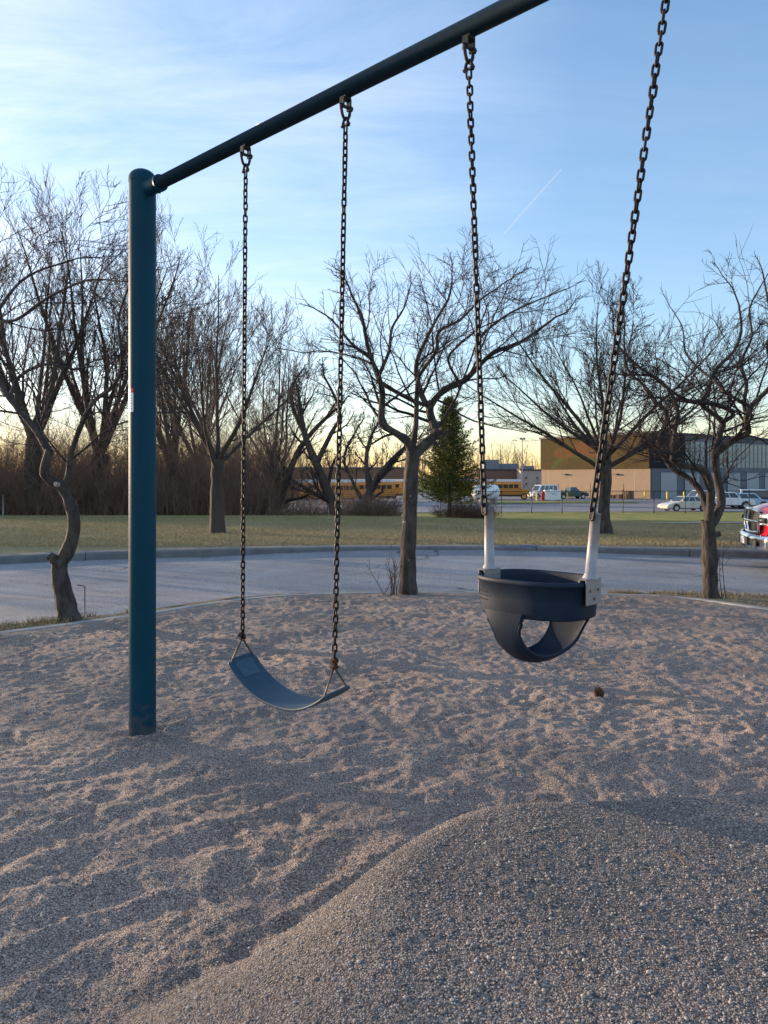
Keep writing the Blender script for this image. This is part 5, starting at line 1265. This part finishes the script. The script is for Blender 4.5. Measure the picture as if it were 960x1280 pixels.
# ------------------------------------------------------------------ buildings
def rib_mat(name, c, c2, sc, mural=False):
    m = mat(name, c, .85, c2, 1.2, spec=.08); t = m.node_tree; b = t.nodes['Principled BSDF']; nn, ll = t.nodes.new, t.links.new
    co_ = nn('ShaderNodeTexCoord').outputs['Object']; sp = nn('ShaderNodeSeparateXYZ'); ll(co_, sp.inputs[0])
    wv = nn('ShaderNodeTexWave'); wv.inputs['Scale'].default_value = sc; ll(co_, wv.inputs['Vector']); wv.bands_direction = 'X'
    bp = nn('ShaderNodeBump'); bp.inputs['Strength'].default_value = .9; bp.inputs['Distance'].default_value = .08; ll(wv.outputs[0], bp.inputs['Height']); ll(bp.outputs[0], b.inputs['Normal'])
    if mural:
        src = b.inputs['Base Color'].links[0].from_socket
        def blob(cx_, cz_, rx_, rz_, inner=None):
            a = nn('ShaderNodeMath'); a.operation = 'SUBTRACT'; ll(sp.outputs[0], a.inputs[0]); a.inputs[1].default_value = cx_
            a2 = nn('ShaderNodeMath'); a2.operation = 'DIVIDE'; ll(a.outputs[0], a2.inputs[0]); a2.inputs[1].default_value = rx_
            c_ = nn('ShaderNodeMath'); c_.operation = 'SUBTRACT'; ll(sp.outputs[2], c_.inputs[0]); c_.inputs[1].default_value = cz_
            c2_ = nn('ShaderNodeMath'); c2_.operation = 'DIVIDE'; ll(c_.outputs[0], c2_.inputs[0]); c2_.inputs[1].default_value = rz_
            cb = nn('ShaderNodeCombineXYZ'); ll(a2.outputs[0], cb.inputs[0]); ll(c2_.outputs[0], cb.inputs[1]); le = nn('ShaderNodeVectorMath'); le.operation = 'LENGTH'; ll(cb.outputs[0], le.inputs[0]); return le.outputs['Value']
        def band(v, a, w_):
            s_ = nn('ShaderNodeMath'); s_.operation = 'SUBTRACT'; ll(v, s_.inputs[0]); s_.inputs[1].default_value = a; q = nn('ShaderNodeMath'); q.operation = 'ABSOLUTE'; ll(s_.outputs[0], q.inputs[0])
            r = nn('ShaderNodeMapRange'); ll(q.outputs[0], r.inputs[0]); r.inputs[1].default_value = w_; r.inputs[2].default_value = w_*.6; return r.outputs[0]
        def mix(f, a, col_):
            x = nn('ShaderNodeMix'); x.data_type = 'RGBA'; ll(f, x.inputs[0]); ll(a, x.inputs[6]); x.inputs[7].default_value = (*col_, 1); return x.outputs[2]
        c1 = mix(band(blob(12.0, 8.2, 4.4, 1.7), .5, .5), src, (.12, .056, .026)); c1 = mix(band(blob(15.5, 4.4, 5.5, 2.8), .95, .12), c1, (.058, .075, .027))
        c1 = mix(band(blob(18, 7.6, 3, 1.1), .5, .5), c1, (.105, .056, .025)); ll(c1, b.inputs['Base Color'])
    return m
M['tanpanel'] = rib_mat('tan ribbed panel', (.075, .055, .024), (.06, .045, .02), 1.6, True)
M['tanwall'] = mat('tan block wall', (.22, .155, .105), .85, (.19, .14, .095), .6, .3, 6)
M['dkpanel'] = rib_mat('dark ribbed panel', (.035, .037, .042), (.03, .03, .034), 3.2)
M['greywall'] = mat('grey blue wall', (.12, .125, .145), .8, (.10, .105, .125), .5, .2, 8)
M['doorpanel'] = mat('grey roller door', (.33, .33, .335), .7, (.28, .28, .29), .7, .6, 5, stretch=(.02, .02, 3), bdist=.05)
M['roofgrey'] = mat('dark roof edge', (.05, .05, .055), .7)
M['bldglass'] = mat('blue green glazing', (.06, .14, .19), .2, (.10, .19, .235), .3, spec=.4)
M['mullion'] = mat('mullion', (.10, .14, .16), .5, metal=.2)
M['brick'] = mat('red brown brick', (.20, .105, .07), .9, (.16, .09, .065), 2, .3, 8)
M['palewall'] = mat('pale render', (.42, .36, .31), .85, (.36, .31, .27), .5)
M['hvac'] = mat('grey plant housing', (.20, .215, .24), .7, (.17, .18, .2), 1)
def depot():
    # corner nearest the camera; wall A goes back to the left, wall B back to the right
    gzv = -2.33+.02; Cn = np.array([41.7, 119.]); Al = np.array([28.8, 139.]); Bd = np.array([60.0, 47.0]); Bd = Bd/np.linalg.norm(Bd)
    Bd = np.array([.787, .617]); La = np.linalg.norm(Al-Cn); Ad = (Al-Cn)/La; Lb = 62.; H = HC+(595-540)/950*119-gzv; Hm = HC+(595-585.5)/950*119-gzv
    root = empty('depot_building', (Cn[0], Cn[1], gzv), 0, 'large two storey depot building with tan mural panel, grey doors and glass upper band', 'building')
    def pt(da, db, z): p = Ad*da+Bd*db; return np.array([p[0], p[1], z])
    def frame_box(mb, a0, a1, b0, b1, z0, z1, mi=0):
        V = [pt(a, b, z) for a in (a0, a1) for b in (b0, b1) for z in (z0, z1)]
        mb.add(V, [(0,1,3,2),(4,6,7,5),(0,4,5,1),(2,3,7,6),(0,2,6,4),(1,5,7,3)], mi)
    def part(nm, m_, boxes, parent=root):
        mb = MB()
        for b_ in boxes: frame_box(mb, *b_)
        return mb.build(nm, M[m_], parent)
    part('core', 'greywall', [(.3, La-.3, .3, Lb-.3, 0, H-.4)])
    part('lower_wall', 'tanwall', [(0, La, 0, .3, 0, Hm)])
    # wall A upper panel with mural needs its own axes: x along the wall
    def along(nm, m_, org_, d, x0, x1, z0, z1, th, par=root, nside=1):
        mb = MB(); mb.box(((x0+x1)/2, 0, (z0+z1)/2), (x1-x0, th, z1-z0)); o = mb.build(nm, m_, par); o.location = (*org_, 0); o.rotation_euler = (0, 0, math.atan2(d[1], d[0])); return o
    along('mural_panel', M['tanpanel'], (0, 0), Ad, 0, La, Hm+.02, H-.2, .5)
    along('dark_panel', M['dkpanel'], (0, 0), Bd, 0, 9.6, Hm+.02, H-.2, .5)
    along('lower_wall', M['greywall'], (0, 0), Bd, .2, Lb, 0, Hm, .4)
    along('upper_wall', M['greywall'], (0, 0), Bd, 9.6, Lb, H-1.1, H-.2, .4); along('upper_wall', M['greywall'], (0, 0), Bd, 9.6, Lb, Hm, Hm+.3, .4)
    along('roof_edge', M['roofgrey'], (0, 0), Bd, -.4, Lb, H-.2, H+.15, 1.0); along('roof_edge', M['roofgrey'], (0, 0), Ad, .3, La+.2, H-.205, H+.145, .9)
    k = 0; g = along('upper_window', M['bldglass'], (0, 0), Bd, 9.7, Lb-.5, Hm+.3, H-1.1, .24)
    mb = MB()
    for x in np.arange(9.8, Lb-.6, 1.55): mb.box((x, -.12, (Hm+H)/2-.4), (.09, .14, H-Hm-1.45))
    for z in (Hm+1.5, Hm+2.9): mb.box(((9.7+Lb)/2, -.11, z), (Lb-10.3, .10, .06))
    mb.build('mullions', M['mullion'], g)
    for x in np.arange(2.6, Lb-5, 6.9):
        dd = along('garage_door', M['doorpanel'], (0, 0), Bd, x, x+4.6, .03, 4.15, .46)
        mb = MB(); mb.box((x+2.3, -.22, 4.28), (4.9, .10, .14)); mb.box((x-.09, -.22, 2.1), (.14, .10, 4.2)); mb.box((x+4.69, -.22, 2.1), (.14, .10, 4.2)); mb.build('door_frame', M['greywall'], dd)
    for x in (9.4, 23.2):
        along('downpipe', M['roofgrey'], (0, 0), Bd, x, x+.12, 0, Hm, .62)
    for x in (6.2, 17.4): along('wall_lamp', M['roofgrey'], (0, 0), Ad, x, x+.9, Hm-1.0, Hm-.8, 1.1)
    for x in (5.2, 12.2, 19.6): along('wall_door', M['tanwall'], (0, 0), Ad, x, x+1.1, .02, 2.3, .08)
    for x in (3.0, 9.5, 16.5, 22): along('control_joint', M['palewall'], (0, 0), Ad, x, x+.06, .02, Hm-.02, .03)
    mb = MB(); mb.add([pt(0, 0, H-.25), pt(La, 0, H-.25), pt(La, Lb, H-.25), pt(0, Lb, H-.25)], [(0, 3, 2, 1)]); mb.build('roof', M['roofgrey'], root)
    mb = MB()
    for da, db in ((6, 14), (12, 30)): p = pt(da, db, H+.4); mb.box(p, (1.5, 1.5, 1.2))
    for da, db in ((1.5, 8), (1.5, 22), (3, 35)): p = pt(da, db, H); mb.tube([p, p+[0, 0, 2.2]], .05, 6)
    mb.build('roof_vent', M['hvac'], root)
depot()
def block(name, lab, x0, x1, y0, y1, h, m_, cat='building', wins=None, roof=None, z=-2.33, extras=()):
    root = empty(name, ((x0+x1)/2, y0, z), 0, lab, cat, 'low buildings on the horizon'); w_ = x1-x0; d_ = y1-y0
    mb = MB(); mb.box((0, d_/2, h/2-.3), (w_, d_, h+.6-.0)); mb.build('wall', M[m_], root)
    mb = MB(); mb.box((0, d_/2, h+.12), (w_+.4, d_+.4, .26)); mb.build('roof_edge', M[roof or 'roofgrey'], root)
    for wx, wz, ww, wh in wins or ():
        mb = MB(); mb.box((wx, -.02, wz), (ww, .12, wh)); f = mb.build('window', M['glass'], root); mb = MB(); mb.box((wx, -.05, wz-wh/2-.08), (ww+.2, .16, .12)); mb.build('sill', M['palewall'], f)
    for ex, ey, ez, a, b, c, mm in extras:
        mb = MB(); mb.box((ex, ey, h+.25+c/2), (a, b, c)); mb.build('rooftop_unit', M[mm], root, bevel=.05)
    return root
X = lambda p, Y: (p-480)/950*Y
block('brick_building', 'low red brown brick building left of the big depot', X(598, 170), X(651, 170), 170, 190, 4.9, 'brick', extras=[(-1.2, 6, 0, 3.4, 4, 2.2, 'hvac'), (2.6, 7, 0, 4.6, 4, 1.3, 'hvac')], wins=[(-3, 2.2, .8, 1), (0, 2.2, .8, 1), (3, 2.2, .8, 1)])
block('pale_building', 'pale flat roofed building between the brick one and the depot', X(651, 165), X(678, 165), 165, 180, 4.8, 'palewall', wins=[(-1.2, 3.2, .35, .4), (-1.2, 1.9, .35, .4), (1.2, 3.2, .35, .4), (1.2, 1.9, .35, .4)], extras=[(0, 5, 0, 2.5, 3, .8, 'hvac')])
block('long_building', 'long dark flat building on the horizon left of the middle tree', X(330, 190), X(505, 190), 190, 205, 5.6, 'brick', roof='hvac')

# light poles
def lightpole(p_, Y, top, lab, kind):
    b = np.array(at(p_, Y)); H = W(0, top, Y)[2]-b[2]; root = empty('light_pole', b, 0, lab, 'light pole', 'light poles in the distance'); mb = MB(); mb.tube([(0, 0, -.1), (0, 0, H)], [.11, .06], 10); mb.build('pole', M['fence'] if kind == 'lamp' else M['hvac'], root)
    mb = MB()
    if kind == 'flood': mb.box((0, 0, H), (1.0, .3, .12)); mb.box((-.3, -.2, H+.1), (.45, .3, .35), 0, 0, .4); mb.box((.3, -.2, H+.1), (.45, .3, .35), 0, 0, .4)
    else: mb.box((-.9, 0, H), (.9, .35, .14)); mb.box((.9, 0, H), (.9, .35, .14)); mb.box((0, 0, H-.02), (1.4, .08, .08))
    mb.build('lamp_head', M['hvac'] if kind == 'flood' else M['fence'], root, bevel=.03)
    if kind == 'lamp': mb = MB(); mb.lathe([(.001, .75), (.3, .75), (.32, .7), (.32, -.1)], n=16); mb.build('footing', M['concrete'], root)
lightpole(653, 150, 549, 'slim floodlight pole rising above the pale building', 'flood')
lightpole(747, 105, 566, 'dark parking lot lamp pole on a concrete footing beside the fuel tank', 'lamp')

# yellow bollards
def bollard(loc, lab):
    mb = MB(); mb.lathe([(.12, -.1), (.12, 1.15), (.10, 1.22), (.05, 1.26), (.001, 1.27)], n=16); o = mb.build('bollard', M['yellow']); o.location = loc; return tag(o, lab, 'bollard', 'yellow bollards in the depot yard')
b_ = bollard(at(671, 106), 'yellow bollard at the left end of the fuel tank')
for p_, Y, lab in ((709, 106, 'yellow bollard at the right end of the fuel tank'), (806, 115, 'yellow bollard right at the dark corner of the depot'), (834, 113, 'yellow bollard left of the crooked right tree, before the doors'), (855, 112, 'yellow bollard behind the champagne sedan'), (906, 116, 'yellow bollard before the right garage doors')):
    c = b_.copy(); col.objects.link(c); c.location = at(p_, Y); c['label'] = lab
# fuel tank (boxy) and cylindrical tank
t_ = at(690, 106); root = empty('fuel_tank', t_, 0, 'white box shaped fuel tank standing in the yard between yellow bollards', 'tank')
mb = MB(); mb.box((0, 0, .9), (2.2, 1.3, 1.35)); mb.box((0, 0, 1.6), (.4, .4, .1)); mb.build('tank', M['white'], root, bevel=.05)
mb = MB(); mb.box((-.9, 0, .12), (.2, 1.2, .24)); mb.box((.9, 0, .12), (.2, 1.2, .24)); mb.build('skid', M['black'], root)
mb = MB(); mb.box((-1.3, -.2, .75), (.35, .4, 1.3)); mb.build('pump', M['tail'], root, bevel=.03)
mb = MB(); mb.box((.1, -.66, 1.15), (.8, .02, .08)); mb.box((.1, -.66, 1.0), (.5, .02, .06)); mb.build('lettering', M['grey'], root)
t_ = at(607, 96); root = empty('round_tank', t_, R(25), 'white cylindrical tank lying on saddles right of the conifer', 'tank')
mb = MB(); mb.lathe([(.001, -1.9), (.5, -1.82), (.88, -1.5), (.98, -1.1), (.98, 1.1), (.88, 1.5), (.5, 1.82), (.001, 1.9)], (0, 0, 1.55), 28, axis='x'); mb.lathe([(.2, 2.4), (.2, 2.65), (.001, 2.66)], (0, 0, 0), 12); mb.build('tank', M['white'], root)
mb = MB(); mb.box((-1.1, 0, .4), (.25, 1.4, .9)); mb.box((1.1, 0, .4), (.25, 1.4, .9)); mb.build('saddle', M['concrete'], root)
# stacked pallets and pipes by the wall
M['wood'] = mat('weathered pallet wood', (.20, .13, .08), .9, (.13, .09, .06), 6)
def pallets(p_, Y, n, rz, lab):
    mb = MB()
    for i in range(n):
        z = .14*i
        for k in range(5): mb.box((-.5+k*.25, 0, z+.12), (.12, 1.2, .025))
        for k in (-.5, 0, .5): mb.box((0, k, z+.055), (1.15, .09, .09))
    o = mb.build('pallet_stack', M['wood']); o.location = at(p_, Y); o.rotation_euler = (0, 0, rz); return tag(o, lab, 'pallets', 'pallet stacks along the depot wall')
pallets(786, 118, 9, .3, 'taller stack of wooden pallets at the foot of the tan wall')
pallets(776, 120, 5, .1, 'low stack of wooden pallets left of the taller stack')
pallets(766, 122, 4, .5, 'low pallet stack nearest the lamp pole')

# chain link fence
def fence():
    Yf = 64.; xs0 = X(512, Yf); n = 19; sp = 2.62
    root = empty('chain_link_fence', (xs0, Yf, gz(xs0, Yf)), 0, 'long dark chain link fence between the far lawn and the car park', 'fence')
    pts = [(xs0+i*sp, Yf+1.2*math.sin(i*.25)) for i in range(n)]; base = [np.array([x-xs0, y-Yf, gz(x, y)-gz(xs0, Yf)]) for x, y in pts]
    for b_ in base: mb = MB(); mb.tube([b_-[0, 0, .1], b_+[0, 0, 1.98]], .038, 8); mb.lathe([(.045, 0), (.045, .03), (.001, .06)], b_+[0, 0, 1.98], 8); mb.build('fence_post', M['fence'], root)
    mb = MB()
    for z in (1.9,): mb.tube([b_+[0, 0, z] for b_ in base], .026, 6)
    mb.build('top_rail', M['fence'], root)
    P = []
    for a, b_ in zip(base[:-1], base[1:]):
        m_ = 22; h = 1.85; w_ = np.linalg.norm(b_-a)
        for i in range(-14, m_):
            for sg in (1, -1):
                u0, u1 = i/m_, i/m_+h/w_; z0, z1 = 0, h
                if u0 < 0: z0 = -u0*w_; u0 = 0
                if u1 > 1: z1 = h-(u1-1)*w_; u1 = 1
                if u1 <= u0: continue
                if sg < 0: q0, q1 = 1-u0, 1-u1
                else: q0, q1 = u0, u1
                P.append((np.array([a*(1-q0)+b_*q0+[0, 0, z0+.03], a*(1-q1)+b_*q1+[0, 0, z1+.03]]), np.array([.0028, .0028])))
    V, F = tube_geo(P, 3); mb = MB(); mb.add(V, F); mb.build('wire_mesh', M['fence'], root)
fence()
# old fence post by the thicket, litter on the lawn, blue paint on the kerb
mb = MB(); mb.tube([(0, 0, -.1), (0, 0, .95)], .03, 8); o = mb.build('marker_post', M['hvac']); o.location = gbase(4, 31); tag(o, 'short pale marker post at the left border before the thicket', 'post')
mb = MB(); mb.box((0, 0, .02), (.16, .03, .02)); mb.box((.09, .02, .02), (.07, .022, .018), .7); o = mb.build('stick', M['lichen']); o.location = gbase(325, 19.6); tag(o, 'small pale stick lying on the lawn right of the straight lawn tree', 'stick')
M['bluepaint'] = mat('blue kerb paint', (.05, .12, .22), .8, (.15, .18, .2), 12)
xk = X(660, 15.75); 
mb = MB(); pts = rf[np.argmin(abs(rf[:, 0]-3.0))]; mb.box((0, 0, 0), (.34, .22, .008)); o = mb.build('painted_mark', M['bluepaint']); o.location = (3.02, 15.96, -.185); o.rotation_euler = (0, 0, -.05); tag(o, 'faded blue paint patch on the kerb behind the bucket swing', 'paint mark')

# contrail
M['trail'] = mat('contrail ice', (.85, .85, .85), 1)
t_ = M['trail'].node_tree; b = t_.nodes['Principled BSDF']; b.inputs['Alpha'].default_value = .055
D = 2500.
p0, p1 = W(630, 292, D), W(701, 212, D*.8); mb = MB(); n = 24; rr = np.random.default_rng(4)
pts = [p0*(1-t)+p1*t for t in np.linspace(0, 1, n)]; mb.tube([p-pts[0] for p in pts], [3.4-1.4*i/n for i in range(n)], 16, caps=False)
o = mb.build('contrail', M['trail']); o.location = pts[0]; tag(o, 'short thin white contrail in the blue sky right of the bucket chain', 'contrail')

# twigs and dead leaves dropped on the gravel
def litter():
    r_ = np.random.default_rng(88); mb = MB(); n = 70
    for i in range(n):
        y = r_.uniform(1.4, 9.3)**1.0; x = r_.uniform(-.5, .5)*y; z = float(gravel_z(np.array([x]), np.array([y]))[0]); a = r_.uniform(0, 6.28)
        if i % 5 == 0:
            L = r_.uniform(.05, .16); p = np.array([x, y, z+.006]); d = np.array([math.cos(a), math.sin(a), 0]); q = p+d*L; q[2] = float(gravel_z(q[:1], q[1:2])[0])+.007
            m_ = (p+q)/2+[0, 0, .006]; m_[:2] += r_.normal(0, .008, 2); mb.tube([p, m_, q], [.0022, .002, .0012], 5)
        else:
            s_ = r_.uniform(.009, .020); u = np.array([math.cos(a), math.sin(a), r_.normal(0, .25)])*s_; v = np.array([-math.sin(a), math.cos(a), r_.normal(0, .25)])*s_*.5; p = np.array([x, y, z+.008])
            mb.add([p-u, p+v+[0, 0, .003], p+u, p-v+[0, 0, .002]], [(0, 1, 2, 3)])
    return mb
M['litter'] = mat('dead leaf', (.20, .12, .06), .85, (.11, .07, .04), 8)
tag(litter().build('leaf_litter', M['litter']), 'scattered dead leaf bits and twigs on the gravel', 'litter', kind='stuff')
